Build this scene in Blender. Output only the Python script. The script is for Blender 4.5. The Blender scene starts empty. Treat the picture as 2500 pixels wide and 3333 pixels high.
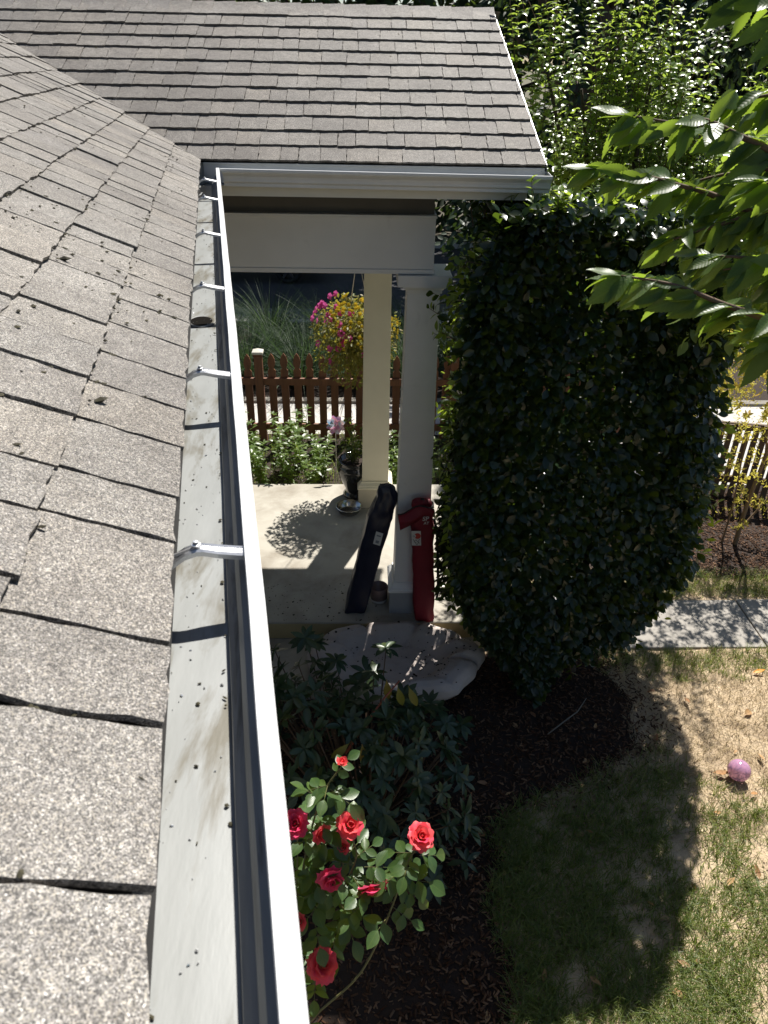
import bpy, bmesh, math, random
import numpy as np
from mathutils import Vector, Matrix, noise
sin, cos, pi, rad = math.sin, math.cos, math.pi, math.radians
random.seed(7); rng = np.random.default_rng(7)
R = random.uniform
SC = bpy.context.scene
COL = SC.collection

# ------------------------------------------------------------------ camera
HC = 4.07
cam_d = bpy.data.cameras.new('camera'); cam = bpy.data.objects.new('camera', cam_d); COL.objects.link(cam)
PITCH, ROLL, YAW = rad(31.06), rad(1.25), rad(2.2)
fw = Vector((sin(YAW)*cos(PITCH), cos(YAW)*cos(PITCH), -sin(PITCH)))
rt = Vector((cos(YAW), -sin(YAW), 0)); dn = -rt.cross(fw)
ax = cos(ROLL)*rt - sin(ROLL)*dn; ay = sin(ROLL)*rt + cos(ROLL)*dn
cam.matrix_world = Matrix(((ax.x, -ay.x, -fw.x, 0), (ax.y, -ay.y, -fw.y, 0), (ax.z, -ay.z, -fw.z, HC), (0, 0, 0, 1)))
cam_d.sensor_width = 36; cam_d.lens = 26.46; cam_d.clip_start = .02; cam_d.clip_end = 600
cam_d.dof.use_dof = True; cam_d.dof.focus_distance = 4.2; cam_d.dof.aperture_fstop = 15.0
SC.camera = cam
# ------------------------------------------------------------------ sky, sun, exposure
SUNV = Vector((.378, 1, 1.55)).normalized()
SUN_EL = math.asin(SUNV.z); SUN_AZ = math.atan2(SUNV.x, SUNV.y)
wd = bpy.data.worlds.new('World'); SC.world = wd; wd.use_nodes = True
nt = wd.node_tree; nt.nodes.clear()
sk = nt.nodes.new('ShaderNodeTexSky'); sk.sky_type = 'NISHITA'; sk.sun_disc = False
sk.sun_elevation = SUN_EL; sk.sun_rotation = SUN_AZ; sk.air_density = 1.0; sk.dust_density = .6; sk.ozone_density = 1.0
bg = nt.nodes.new('ShaderNodeBackground'); bg.inputs[1].default_value = .05
wo = nt.nodes.new('ShaderNodeOutputWorld')
nt.links.new(sk.outputs[0], bg.inputs[0]); nt.links.new(bg.outputs[0], wo.inputs[0])
sd = bpy.data.lights.new('sun', 'SUN'); sd.energy = 5.0; sd.angle = rad(.53); sd.color = (1, .955, .88)
sun = bpy.data.objects.new('sun', sd); COL.objects.link(sun)
sun.rotation_euler = SUNV.to_track_quat('Z', 'Y').to_euler(); sun.location = (4, 10, 20)
SC.view_settings.view_transform = 'Standard'; SC.view_settings.look = 'None'
SC.view_settings.exposure = .84; SC.view_settings.gamma = 1; SC.view_settings.use_curve_mapping = False
SC.cycles.max_bounces = 7; SC.cycles.transparent_max_bounces = 12; SC.cycles.caustics_reflective = False; SC.cycles.caustics_refractive = False

# ------------------------------------------------------------------ helpers
WM = {}
def link(o, parent=None, M=None):
    M = M if M is not None else Matrix.Identity(4)
    COL.objects.link(o); WM[o.name] = M
    if parent is not None:
        o.parent = parent; o.matrix_parent_inverse = WM[parent.name].inverted()
    o.matrix_basis = M
    return o
def tag(o, label=None, cat=None, group=None, kind=None):
    if label: o['label'] = label
    if cat: o['category'] = cat
    if group: o['group'] = group
    if kind: o['kind'] = kind
    return o
def empty(name, loc, label, cat, group=None):
    o = bpy.data.objects.new(name, None); o.empty_display_size = .1
    return tag(link(o, None, Matrix.Translation(Vector(loc))), label, cat, group)
class MB:
    def __init__(s): s.v = []; s.f = []; s.mi = []; s.cur = 0
    def add(s, vs, fs):
        b = len(s.v); s.v.extend([tuple(x) for x in vs])
        s.f.extend([tuple(i+b for i in f) for f in fs]); s.mi.extend([s.cur]*len(fs)); return s
    def box(s, a, b, M=None):
        (x0, y0, z0), (x1, y1, z1) = a, b
        vs = [(x0,y0,z0),(x1,y0,z0),(x1,y1,z0),(x0,y1,z0),(x0,y0,z1),(x1,y0,z1),(x1,y1,z1),(x0,y1,z1)]
        if M is not None: vs = [M @ Vector(v) for v in vs]
        return s.add(vs, [(0,3,2,1),(4,5,6,7),(0,1,5,4),(1,2,6,5),(2,3,7,6),(3,0,4,7)])
    def tube(s, pts, rs, n=8, caps=True):
        pts = [Vector(p) for p in pts]
        if not isinstance(rs, (list, tuple)): rs = [rs]*len(pts)
        vs = []; up = Vector((.31, .22, .92))
        for i, p in enumerate(pts):
            d = (pts[min(i+1, len(pts)-1)] - pts[max(i-1, 0)]).normalized()
            x = d.cross(up)
            if x.length < .05: x = d.cross(Vector((1, 0, 0)))
            x.normalize(); y = x.cross(d)
            for k in range(n):
                a = 2*pi*k/n; vs.append(p + rs[i]*(cos(a)*x + sin(a)*y))
        fs = [(i*n+k, i*n+(k+1) % n, (i+1)*n+(k+1) % n, (i+1)*n+k) for i in range(len(pts)-1) for k in range(n)]
        if caps: fs += [tuple(range(n))[::-1], tuple((len(pts)-1)*n+k for k in range(n))]
        return s.add(vs, fs)
    def lathe(s, prof, n=24, c=(0, 0, 0)):
        vs = [(c[0]+r*cos(2*pi*k/n), c[1]+r*sin(2*pi*k/n), c[2]+z) for r, z in prof for k in range(n)]
        return s.add(vs, [(i*n+k, i*n+(k+1) % n, (i+1)*n+(k+1) % n, (i+1)*n+k) for i in range(len(prof)-1) for k in range(n)])
    def grid(s, fn, nu, nv, closed_u=False):
        vs = [fn(i/(nu if closed_u else nu-1), j/(nv-1)) for j in range(nv) for i in range(nu)]
        fs = []
        for j in range(nv-1):
            for i in range(nu if closed_u else nu-1):
                i2 = (i+1) % nu; fs.append((j*nu+i, j*nu+i2, (j+1)*nu+i2, (j+1)*nu+i))
        return s.add(vs, fs)
    def square(s, cx, cy, prof):            # square frustum stack: (half width, z)
        vs = [(cx+h*a, cy+h*b, z) for h, z in prof for a, b in ((-1,-1),(1,-1),(1,1),(-1,1))]
        fs = [(i*4+k, i*4+(k+1) % 4, i*4+4+(k+1) % 4, i*4+4+k) for i in range(len(prof)-1) for k in range(4)]
        n = len(prof)-1
        return s.add(vs, fs + [(3,2,1,0), tuple(n*4+k for k in range(4))])
    def prism(s, poly, w, M=None):          # polygon in local xz, thickness +-w/2 in y
        n = len(poly)
        vs = [(x, -w/2, z) for x, z in poly] + [(x, w/2, z) for x, z in poly]
        if M is not None: vs = [M @ Vector(v) for v in vs]
        return s.add(vs, [tuple(range(n)), tuple(range(2*n-1, n-1, -1))] + [(k, k+n, (k+1) % n+n, (k+1) % n) for k in range(n)])
    def sweep(s, prof, pts):                # open profile swept: each pt fn(profile point)->world
        n = len(prof); vs = [f(p) for f in pts for p in prof]
        return s.add(vs, [(i*n+k, i*n+k+1, (i+1)*n+k+1, (i+1)*n+k) for i in range(len(pts)-1) for k in range(n-1)])
    def mesh(s, name, mats, smooth=False):
        me = bpy.data.meshes.new(name); me.from_pydata([tuple(v) for v in s.v], [], s.f)
        for m in (mats if isinstance(mats, (list, tuple)) else [mats]): me.materials.append(m)
        if isinstance(mats, (list, tuple)): me.polygons.foreach_set('material_index', s.mi)
        if smooth: me.polygons.foreach_set('use_smooth', [True]*len(me.polygons))
        me.update(); return me
    def build(s, name, mats, parent=None, smooth=False, bevel=0, normals=True):
        me = s.mesh(name, mats, smooth)
        if normals:
            bm = bmesh.new(); bm.from_mesh(me); bmesh.ops.recalc_face_normals(bm, faces=bm.faces); bm.to_mesh(me); bm.free()
        o = bpy.data.objects.new(name, me); link(o, parent)
        if bevel:
            b = o.modifiers.new('bevel', 'BEVEL'); b.width = bevel; b.segments = 2; b.limit_method = 'ANGLE'
        return o
def inst(name, me, M, parent): return link(bpy.data.objects.new(name, me), parent, M)
def view_rank(p):
    v = Vector(p) - Vector((0, 0, HC)); z = v.dot(fw)
    if z < .05: return 1e9
    x = v.dot(ax)/z; y = v.dot(ay)/z
    return z + (0 if abs(x) < .515 and abs(y) < .685 else 1e5)
def scatter(parent, mats4, templates, name='leaf', stuff='foliage', limit=300, top_stuff=None):
    """mats4: list of (Matrix, template index); nearest in view become parts, the rest one joined part"""
    mats4 = sorted(mats4, key=lambda t: view_rank(t[0].translation))
    for M, k in mats4[:limit]:
        inst(name, templates[k], M, parent)
    rest = mats4[limit:]
    if rest: join(parent, rest, templates, stuff, True)
def join(parent, mats4, templates, name, stuff=False):
    V = []; F = []; b = 0
    for k, me in enumerate(templates):
        Ms = [np.array(M) for M, kk in mats4 if kk == k]
        if not Ms: continue
        Ms = np.array(Ms); tv = np.array([tuple(v.co) for v in me.vertices]); tf = [tuple(p.vertices) for p in me.polygons]
        W = np.einsum('mij,vj->mvi', Ms[:, :3, :3], tv) + Ms[:, None, :3, 3]
        V.append(W.reshape(-1, 3)); nv = len(tv)
        for m in range(len(Ms)):
            o = b + m*nv; F.extend([tuple(i+o for i in f) for f in tf])
        b += nv*len(Ms)
    me = bpy.data.meshes.new(name); me.from_pydata(np.concatenate(V).tolist(), [], F)
    me.materials.append(templates[0].materials[0]); me.polygons.foreach_set('use_smooth', [True]*len(me.polygons)); me.update()
    o = link(bpy.data.objects.new(name, me), parent)
    if stuff: o['kind'] = 'stuff'
    return o
def frame(p, d, up, sc=1.0):
    d = Vector(d).normalized(); x = d.cross(Vector(up))
    if x.length < 1e-4: x = d.cross(Vector((.3, .7, .2)))
    x.normalize(); z = x.cross(d)
    return Matrix(((x.x*sc, d.x*sc, z.x*sc, p[0]), (x.y*sc, d.y*sc, z.y*sc, p[1]), (x.z*sc, d.z*sc, z.z*sc, p[2]), (0, 0, 0, 1)))
def leaf_mesh(name, mat, L=1, W=.5, fold=.25, curl=.3, n=5, peak=.45, tip=1.0, wave=0, stem=0):
    b = MB(); vs = []
    for i in range(n+1):
        t = i/n
        w = W/2*(sin(pi*t**(math.log(.5)/math.log(peak))))**(.75 if tip < 1 else .9)
        if i == 0: w = max(w, .01*L)
        y = L*(t - .12*curl*t*t); z = -curl*L*t*t*.5
        zz = fold*w + wave*L*sin(i*2.3)
        vs += [(-w, y, z+zz), (0, y, z), (w, y, z+fold*w - wave*L*sin(i*2.3+1))]
    fs = []
    for i in range(n):
        a = i*3; fs += [(a, a+1, a+4, a+3), (a+1, a+2, a+5, a+4)]
    b.add(vs, fs)
    if stem:
        b.add([(-.012*L, -stem*L, .05*L), (.012*L, -stem*L, .05*L), (.012*L, 0, 0), (-.012*L, 0, 0)], [(0, 1, 2, 3)])
    return b.mesh(name, mat, True)
def rdir():
    while True:
        v = Vector((R(-1, 1), R(-1, 1), R(-1, 1)))
        if .05 < v.length < 1: return v.normalized()

# ------------------------------------------------------------------ materials
def new_mat(name):
    m = bpy.data.materials.new(name); m.use_nodes = True; t = m.node_tree; t.nodes.clear()
    o = t.nodes.new('ShaderNodeOutputMaterial'); p = t.nodes.new('ShaderNodeBsdfPrincipled')
    t.links.new(p.outputs[0], o.inputs[0]); return m, t, p, o
def N(t, k, **kw):
    n = t.nodes.new(k)
    for a, v in kw.items(): setattr(n, a, v)
    return n
def coords(t, scale=(1, 1, 1), rot=(0, 0, 0)):
    g = N(t, 'ShaderNodeNewGeometry'); mp = N(t, 'ShaderNodeMapping'); mp.inputs[3].default_value = scale; mp.inputs[2].default_value = rot
    t.links.new(g.outputs['Position'], mp.inputs[0]); return mp.outputs[0]
def ramp(t, fac, stops, interp='LINEAR'):
    r = N(t, 'ShaderNodeValToRGB'); r.color_ramp.interpolation = interp; e = r.color_ramp.elements
    while len(e) < len(stops): e.new(.5)
    for i, (p, c) in enumerate(stops): e[i].position = p; e[i].color = tuple(c)+(1,)
    t.links.new(fac, r.inputs[0]); return r.outputs[0]
def noise_n(t, vec, scale, detail=4, rough=.55, dist=0):
    n = N(t, 'ShaderNodeTexNoise'); n.inputs['Scale'].default_value = scale; n.inputs['Detail'].default_value = detail
    n.inputs['Roughness'].default_value = rough; n.inputs['Distortion'].default_value = dist
    t.links.new(vec, n.inputs['Vector']); return n.outputs['Fac']
def mixc(t, fac, a, b, mode='MIX'):
    m = N(t, 'ShaderNodeMix', data_type='RGBA', blend_type=mode)
    for i, v in ((0, fac), (6, a), (7, b)):
        if hasattr(v, 'links'): t.links.new(v, m.inputs[i])
        else: m.inputs[i].default_value = v if i == 0 else (tuple(v)+(1,) if len(v) == 3 else v)
    return m.outputs[2]
def math_n(t, op, a, b=0):
    m = N(t, 'ShaderNodeMath', operation=op)
    for i, v in ((0, a), (1, b)):
        if hasattr(v, 'links'): t.links.new(v, m.inputs[i])
        else: m.inputs[i].default_value = v
    return m.outputs[0]
def bump(t, p, h, strength=.3, dist=.002):
    b = N(t, 'ShaderNodeBump'); b.inputs['Strength'].default_value = strength; b.inputs['Distance'].default_value = dist
    t.links.new(h, b.inputs['Height']); t.links.new(b.outputs[0], p.inputs['Normal'])
def plain(name, col, rough=.6, col2=None, scale=6, detail=5, stain=None, stain_scale=2, stain_lo=.55, stain_hi=.75, bump_s=.1, bump_scale=None, metal=0, spec=.5, stretch=(1, 1, 1), bdist=.003):
    m, t, p, o = new_mat(name); vec = coords(t, stretch)
    p.inputs['Roughness'].default_value = rough; p.inputs['Metallic'].default_value = metal; p.inputs['Specular IOR Level'].default_value = spec
    f = noise_n(t, vec, scale, detail); c = ramp(t, f, [(.3, col), (.7, col2 or tuple(x*.85 for x in col))])
    if stain:
        g = noise_n(t, vec, stain_scale, 6, .65, .4); s = ramp(t, g, [(stain_lo, (0, 0, 0)), (stain_hi, (1, 1, 1))])
        c = mixc(t, s, c, stain)
    t.links.new(c, p.inputs['Base Color'])
    bump(t, p, noise_n(t, vec, bump_scale or scale*6, 6), bump_s, bdist)
    return m
def shingle_mat(name, tint, dark):
    m, t, p, o = new_mat(name); vec = coords(t)
    vo = N(t, 'ShaderNodeTexVoronoi'); vo.inputs['Scale'].default_value = 900; t.links.new(vec, vo.inputs['Vector'])
    sep = N(t, 'ShaderNodeSeparateColor'); t.links.new(vo.outputs['Color'], sep.inputs[0])
    g = ramp(t, sep.outputs[0], [(.0, (.04, .039, .038)), (.25, (.11, .103, .097)), (.5, (.21, .20, .188)), (.7, (.32, .305, .29)), (.88, (.37, .34, .285)), (1, (.55, .54, .53))])
    oi = N(t, 'ShaderNodeObjectInfo'); ri = N(t, 'ShaderNodeNewGeometry')
    rv = math_n(t, 'FRACT', math_n(t, 'ADD', oi.outputs['Random'], ri.outputs['Random Per Island']))
    tv = ramp(t, rv, [(0, (.80, .78, .77)), (.5, (1, 1, 1)), (.8, (1.03, 1.0, .96)), (1, (.9, .9, .92))])
    c = mixc(t, 1.0, g, tv, 'MULTIPLY')
    w = noise_n(t, vec, 2.2, 6, .65); ws = ramp(t, w, [(.32, (.68, .66, .645)), (.68, (1.10, 1.08, 1.05))])
    c = mixc(t, 1.0, c, ws, 'MULTIPLY')
    blo = ramp(t, noise_n(t, vec, 23, 5, .75), [(.34, (.70, .68, .66)), (.62, (1.06, 1.06, 1.05))]); c = mixc(t, .8, c, blo, 'MULTIPLY')
    v2 = N(t, 'ShaderNodeTexVoronoi'); v2.inputs['Scale'].default_value = 380; t.links.new(vec, v2.inputs['Vector'])
    s2 = N(t, 'ShaderNodeSeparateColor'); t.links.new(v2.outputs['Color'], s2.inputs[0])
    c = mixc(t, 1.0, c, ramp(t, s2.outputs[0], [(0, (.62, .62, .62)), (.5, (1, 1, 1)), (1, (1.36, 1.36, 1.35))]), 'MULTIPLY')
    c = mixc(t, 1.0, c, tint, 'MULTIPLY')
    t.links.new(c, p.inputs['Base Color'])
    p.inputs['Roughness'].default_value = .62; p.inputs['Specular IOR Level'].default_value = .35
    h = math_n(t, 'MULTIPLY', sep.outputs[1], 1.0)
    bump(t, p, h, .8, .002)
    return m
def leaf_mat(name, cols, trans, rough=.35, spec=.5, tw=.35, spots=None, veins=False):
    m, t, p, o = new_mat(name)
    g = N(t, 'ShaderNodeNewGeometry'); oi = N(t, 'ShaderNodeObjectInfo')
    rv = math_n(t, 'FRACT', math_n(t, 'ADD', math_n(t, 'MULTIPLY', oi.outputs['Random'], 7.3), math_n(t, 'MULTIPLY', g.outputs['Random Per Island'], 5.7)))
    n = len(cols); c = ramp(t, rv, [(i/(n-1) if n > 1 else 0, cc) for i, cc in enumerate(cols)])
    vec = coords(t); nn = noise_n(t, vec, 60, 4); c = mixc(t, .5, c, ramp(t, nn, [(.3, (.7, .7, .7)), (.7, (1.15, 1.15, 1.1))]), 'MULTIPLY')
    t.links.new(c, p.inputs['Base Color']); p.inputs['Roughness'].default_value = rough; p.inputs['Specular IOR Level'].default_value = spec
    tr = N(t, 'ShaderNodeBsdfTranslucent'); tc = ramp(t, rv, [(0, trans), (1, tuple(min(1, x*1.25) for x in trans))]); t.links.new(tc, tr.inputs[0])
    mx = N(t, 'ShaderNodeMixShader'); mx.inputs[0].default_value = tw
    t.links.new(p.outputs[0], mx.inputs[1]); t.links.new(tr.outputs[0], mx.inputs[2]); t.links.new(mx.outputs[0], o.inputs[0])
    if veins:
        tc_ = N(t, 'ShaderNodeTexCoord'); sx = N(t, 'ShaderNodeSeparateXYZ'); t.links.new(tc_.outputs['Object'], sx.inputs[0])
        axx = math_n(t, 'ABSOLUTE', sx.outputs[0]); fr = math_n(t, 'FRACT', math_n(t, 'MULTIPLY', math_n(t, 'SUBTRACT', sx.outputs[1], math_n(t, 'MULTIPLY', axx, .8)), 11))
        vn = math_n(t, 'MAXIMUM', math_n(t, 'LESS_THAN', fr, .10), math_n(t, 'LESS_THAN', axx, .012))
        lk = p.inputs['Base Color'].links[0].from_socket; t.links.new(mixc(t, math_n(t, 'MULTIPLY', vn, .22), lk, tuple(min(1, x*.7+.05) for x in trans)), p.inputs['Base Color'])
        nn = math_n(t, 'ADD', nn, math_n(t, 'MULTIPLY', math_n(t, 'ABSOLUTE', math_n(t, 'SUBTRACT', fr, .5)), 1.6)); bump(t, p, nn, .16, .002); return m
    bump(t, p, nn, .15, .002)
    return m
M_shing = shingle_mat('house_shingle_granules', (1.08, 1.09, 1.11), 0)
M_shing2 = shingle_mat('porch_shingle_granules', (.97, .965, .975), 0)
M_deck = plain('gap_shaded_deck', (.025, .023, .022), .9)  # near-black deck: shade in the shingle gaps put into the colour
M_moss = plain('moss_and_needles', (.028, .025, .017), .95, (.06, .053, .026), 40)
M_white = plain('white_trim_paint', (.66, .65, .60), .5, (.60, .59, .54), 3, stain=(.42, .40, .34), stain_scale=1.6, stain_lo=.62, stain_hi=.9, bump_s=.08)
M_grey = plain('cool_white_paint', (.80, .80, .79), .45, (.74, .74, .73), 4, stain=(.55, .55, .55), stain_scale=2.5, stain_lo=.6, stain_hi=.85, bump_s=.08)  # cooler copy of the column paint, sky tint put in; beams share it
M_cream = plain('bounce_cream_paint', (.80, .75, .57), .5, (.74, .69, .52), 4, stain=(.45, .38, .24), stain_scale=3, stain_lo=.66, stain_hi=.85, bump_s=.08)  # warmer copy of the column paint, floor bounce put into its cream
M_frieze = plain('eave_shade_taupe', (.13, .12, .105), .6)  # dark taupe with the shade under the eave put into the colour
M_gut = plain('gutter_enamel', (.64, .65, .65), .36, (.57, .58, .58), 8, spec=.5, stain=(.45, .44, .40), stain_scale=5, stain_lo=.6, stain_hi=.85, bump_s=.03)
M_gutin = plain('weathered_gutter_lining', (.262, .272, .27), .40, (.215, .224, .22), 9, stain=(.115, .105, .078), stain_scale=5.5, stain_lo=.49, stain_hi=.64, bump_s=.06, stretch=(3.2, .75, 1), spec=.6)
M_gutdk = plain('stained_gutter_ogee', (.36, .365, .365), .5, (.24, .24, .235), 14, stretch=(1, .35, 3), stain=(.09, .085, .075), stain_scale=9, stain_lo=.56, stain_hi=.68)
M_alu = plain('hanger_aluminium', (.80, .80, .81), .32, (.70, .70, .71), 30, metal=.75)
M_dkgloss = plain('glossy_dark', (.015, .016, .017), .12, (.03, .028, .025), 12, spec=.6)
M_conc = plain('porch_concrete', (.41, .385, .33), .8, (.35, .325, .275), 5, 8, stain=(.21, .18, .14), stain_scale=1.7, stain_lo=.48, stain_hi=.72, bump_s=.25, bump_scale=60)
M_riser = plain('painted_step_concrete', (.50, .41, .22), .8, (.42, .34, .18), 5, 8, bump_s=.2)
M_walk = plain('walkway_concrete', (.34, .315, .28), .85, (.27, .25, .225), 7, 8, stain=(.28, .26, .22), stain_scale=2.2, bump_s=.4, bump_scale=120)
M_walk2 = plain('sidewalk_concrete', (.50, .48, .45), .85, (.42, .40, .37), 4, 8, bump_s=.3)
M_asph = plain('asphalt', (.055, .055, .058), .9, (.04, .04, .042), 40, 6, stain=(.075, .073, .07), stain_scale=1.2, bump_s=.5, bump_scale=150)
M_soil = plain('dry_soil', (.52, .41, .28), .95, (.36, .27, .17), 9, 8, stain=(.16, .11, .065), stain_scale=2.4, stain_lo=.5, stain_hi=.75, bump_s=.9, bump_scale=38, bdist=.02)
M_mulchg = plain('mulch_ground', (.032, .018, .012), .95, (.02, .012, .008), 25, 8, bump_s=.8, bump_scale=60, bdist=.012)
M_wood = plain('cedar_stain', (.215, .082, .036), .6, (.13, .050, .023), 6, 8, stretch=(3, 3, .35), stain=(.07, .03, .015), stain_scale=4, bump_s=.3, bump_scale=50)
M_wood2 = plain('weathered_brown_boards', (.12, .072, .042), .75, (.07, .045, .03), 6, 8, stretch=(3, 3, .4), bump_s=.3)
M_bark = plain('bark', (.10, .075, .05), .9, (.05, .038, .027), 20, 8, stretch=(2, 2, .5), bump_s=.8, bump_scale=60, bdist=.01)
M_twig = plain('twig', (.14, .085, .05), .8, (.09, .055, .03), 30)
M_wall = plain('house_siding_paint', (.30, .32, .33), .7)

# ------------------------------------------------------------------ the setting
def sheet(name, x0, x1, y0, y1, z, mat, nx=2, ny=2, fn=None):
    def f(u, v):
        x = x0+(x1-x0)*u; y = y0+(y1-y0)*v
        return (x, y, z + (fn(x, y) if fn else 0))
    return tag(MB().grid(f, nx, ny).build(name, mat, smooth=fn is not None, normals=False), kind='structure')
ZG = -.30
sheet('ground', -300, 300, -60, 500, -.46, plain('distant_ground', (.10, .09, .05), .95))
def lump(x, y): return .018*noise.noise(Vector((x*1.7, y*1.7, 3))) + .008*noise.noise(Vector((x*6, y*6, 1)))
def bed_edge(y):   # right limit of the bark bed, widened near the hedge to darken its shadow
    k = max(0, min(1, (y-3.1)/.9)); return .88 + .05*sin(y*2.1) + 1.22*k*k*(3-2*k) + .04*sin(y*9) + .05*noise.noise(Vector((y*5, 0, 0)))
def lawn_h(x, y): return lump(x, y)
sheet('lawn_soil', -1.6, 9, -2.5, 9.6, ZG, M_soil, 130, 140, lawn_h)
# bark mulch bed surface: a sheet laid on the soil
def mulch_bed(name, edge_l, edge_r, y0, y1, ny=60, nx=24):
    def f(u, v):
        y = y0+(y1-y0)*v; a = edge_l(y); b = edge_r(y); x = a+(b-a)*u
        return (x, y, ZG + lump(x, y) + .006 + .022*sin(pi*min(1, max(0, u)))*1.0)
    return tag(MB().grid(f, nx, ny).build(name, M_mulchg, smooth=True, normals=False), kind='structure')
mulch_bed('mulch_bed', lambda y: -1.5, bed_edge, .5, 4.86)
mulch_bed('side_mulch_bed', lambda y: 1.6, lambda y: 9, 6.0, 8.9)
# walkway slabs from the porch to the right
for i in range(7):
    a = 1.08 + i*1.25; o = MB().box((a+.006, 4.93+.012*i, -.40), (a+1.244, 5.60+.012*i, -.280)).build('walkway_slab', M_walk, bevel=.008)
    tag(o, kind='structure'); o.name = 'walkway_slab' if i == 0 else o.name
for i in range(10):
    a = -9+i*1.9; tag(MB().box((a+.008, 9.24, -.42), (a+1.892, 10.28, -.275)).build('sidewalk_slab', M_walk2, bevel=.01), kind='structure')
tag(MB().box((-12, 10.285, -.42), (14, 10.44, -.235)).build('edging_kerb', plain('weathered_kerb', (.24, .22, .19), .9), bevel=.015), kind='structure')
sheet('planting_strip', -12, 14, 10.44, 14.25, -.30, M_mulchg, 60, 20, lump)
sheet('driveway', 3.3, 12, 7.85, 9.235, -.268, M_walk2)
sheet('fence_bed', -6, 9, 7.40, 9.24, -.275, M_mulchg, 60, 20, lump)
tag(MB().box((-14, 14.25, -.5), (18, 14.42, -.27)).build('kerb', M_walk2, bevel=.02), kind='structure')
sheet('gutter_pan', -14, 18, 14.42, 15.6, -.405, plain('gutter_pan_concrete', (.19, .19, .185), .9, (.15, .15, .15), 5))
sheet('road', -60, 60, 14.42, 21.6, -.41, M_asph)
tag(MB().box((-30, 21.6, -.5), (30, 21.8, -.27)).build('far_kerb', M_walk2, bevel=.02), kind='structure')
sheet('far_verge', -60, 60, 21.8, 60, -.29, plain('far_verge_soil', (.06, .05, .03), .95))

# ------------------------------------------------------------------ house: roof, gutter, wall
GA = rad(9.79); GD = Vector((-sin(GA), cos(GA), 0)); ND = Vector((cos(GA), sin(GA), 0)); ZV = Vector((0, 0, 1))
TH = rad(26); EXPO = .152
def GP(n, g, z): return ND*n + GD*g + ZV*z
P0 = Vector((-.886, 4.602, 3.56))                       # foot of the valley
NE = P0.dot(ND)                                         # eave edge offset across the gutter
n1 = ND*sin(TH) + ZV*cos(TH); V1 = -ND*cos(TH) + ZV*sin(TH)
n2 = Vector((0, -sin(TH), cos(TH))); V2 = Vector((0, cos(TH), sin(TH))); U2 = Vector((1, 0, 0))
val = n1.cross(n2).normalized(); val = val if val.z > 0 else -val
vperp = Vector((-val.y, val.x, 0)).normalized()          # horizontal normal of the valley plane
if vperp.dot(Vector((0, -1, 0))) < 0: vperp = -vperp      # points to the camera side (house roof)

TABW = [.10, .118, .132, .145, .158, .175]
def tab_mesh(name, w, mat, seed, E=EXPO, t=.0070):
    r = random.Random(seed); top = []; nb = 5
    butt = [(w*i/nb, -.004 + r.uniform(-.0035, .0035)) for i in range(nb+1)]
    rgt = [(w + r.uniform(-.0028, .0022), E*k/6) for k in (1, 2, 3, 4, 5)]; lft = [(r.uniform(-.0022, .0028), E*k/6) for k in (5, 4, 3, 2, 1)]
    ring = butt + rgt + [(w, E+.02), (0, E+.02)] + lft
    zt = lambda v: 2*t - t*v/E + r.uniform(-.0006, .0006)
    vs = [(u, v, zt(v)) for u, v in ring]; lo = [(u, v, (t - t*v/E)*.9) for u, v in ring]
    n = len(ring); cu = sum(u for u, v in ring)/n
    b = MB(); b.add(vs + lo + [(w*.5, E*.5, zt(E*.5)+.0003)], [(k, (k+1) % n, 2*n) for k in range(n)] + [(k+n, (k+1) % n+n, (k+1) % n, k) for k in range(n)])
    return b.mesh(name, mat)
def clip_mesh(me, M, planes, mat):
    bm = bmesh.new(); bm.from_mesh(me); bm.transform(M)
    for co, no in planes:
        bmesh.ops.bisect_plane(bm, geom=bm.verts[:]+bm.edges[:]+bm.faces[:], plane_co=co, plane_no=no, clear_inner=True)
    if len(bm.faces) < 3: bm.free(); return None
    m2 = bpy.data.meshes.new('shingle'); bm.to_mesh(m2); bm.free(); m2.materials.append(mat); return m2
JO = []
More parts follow.
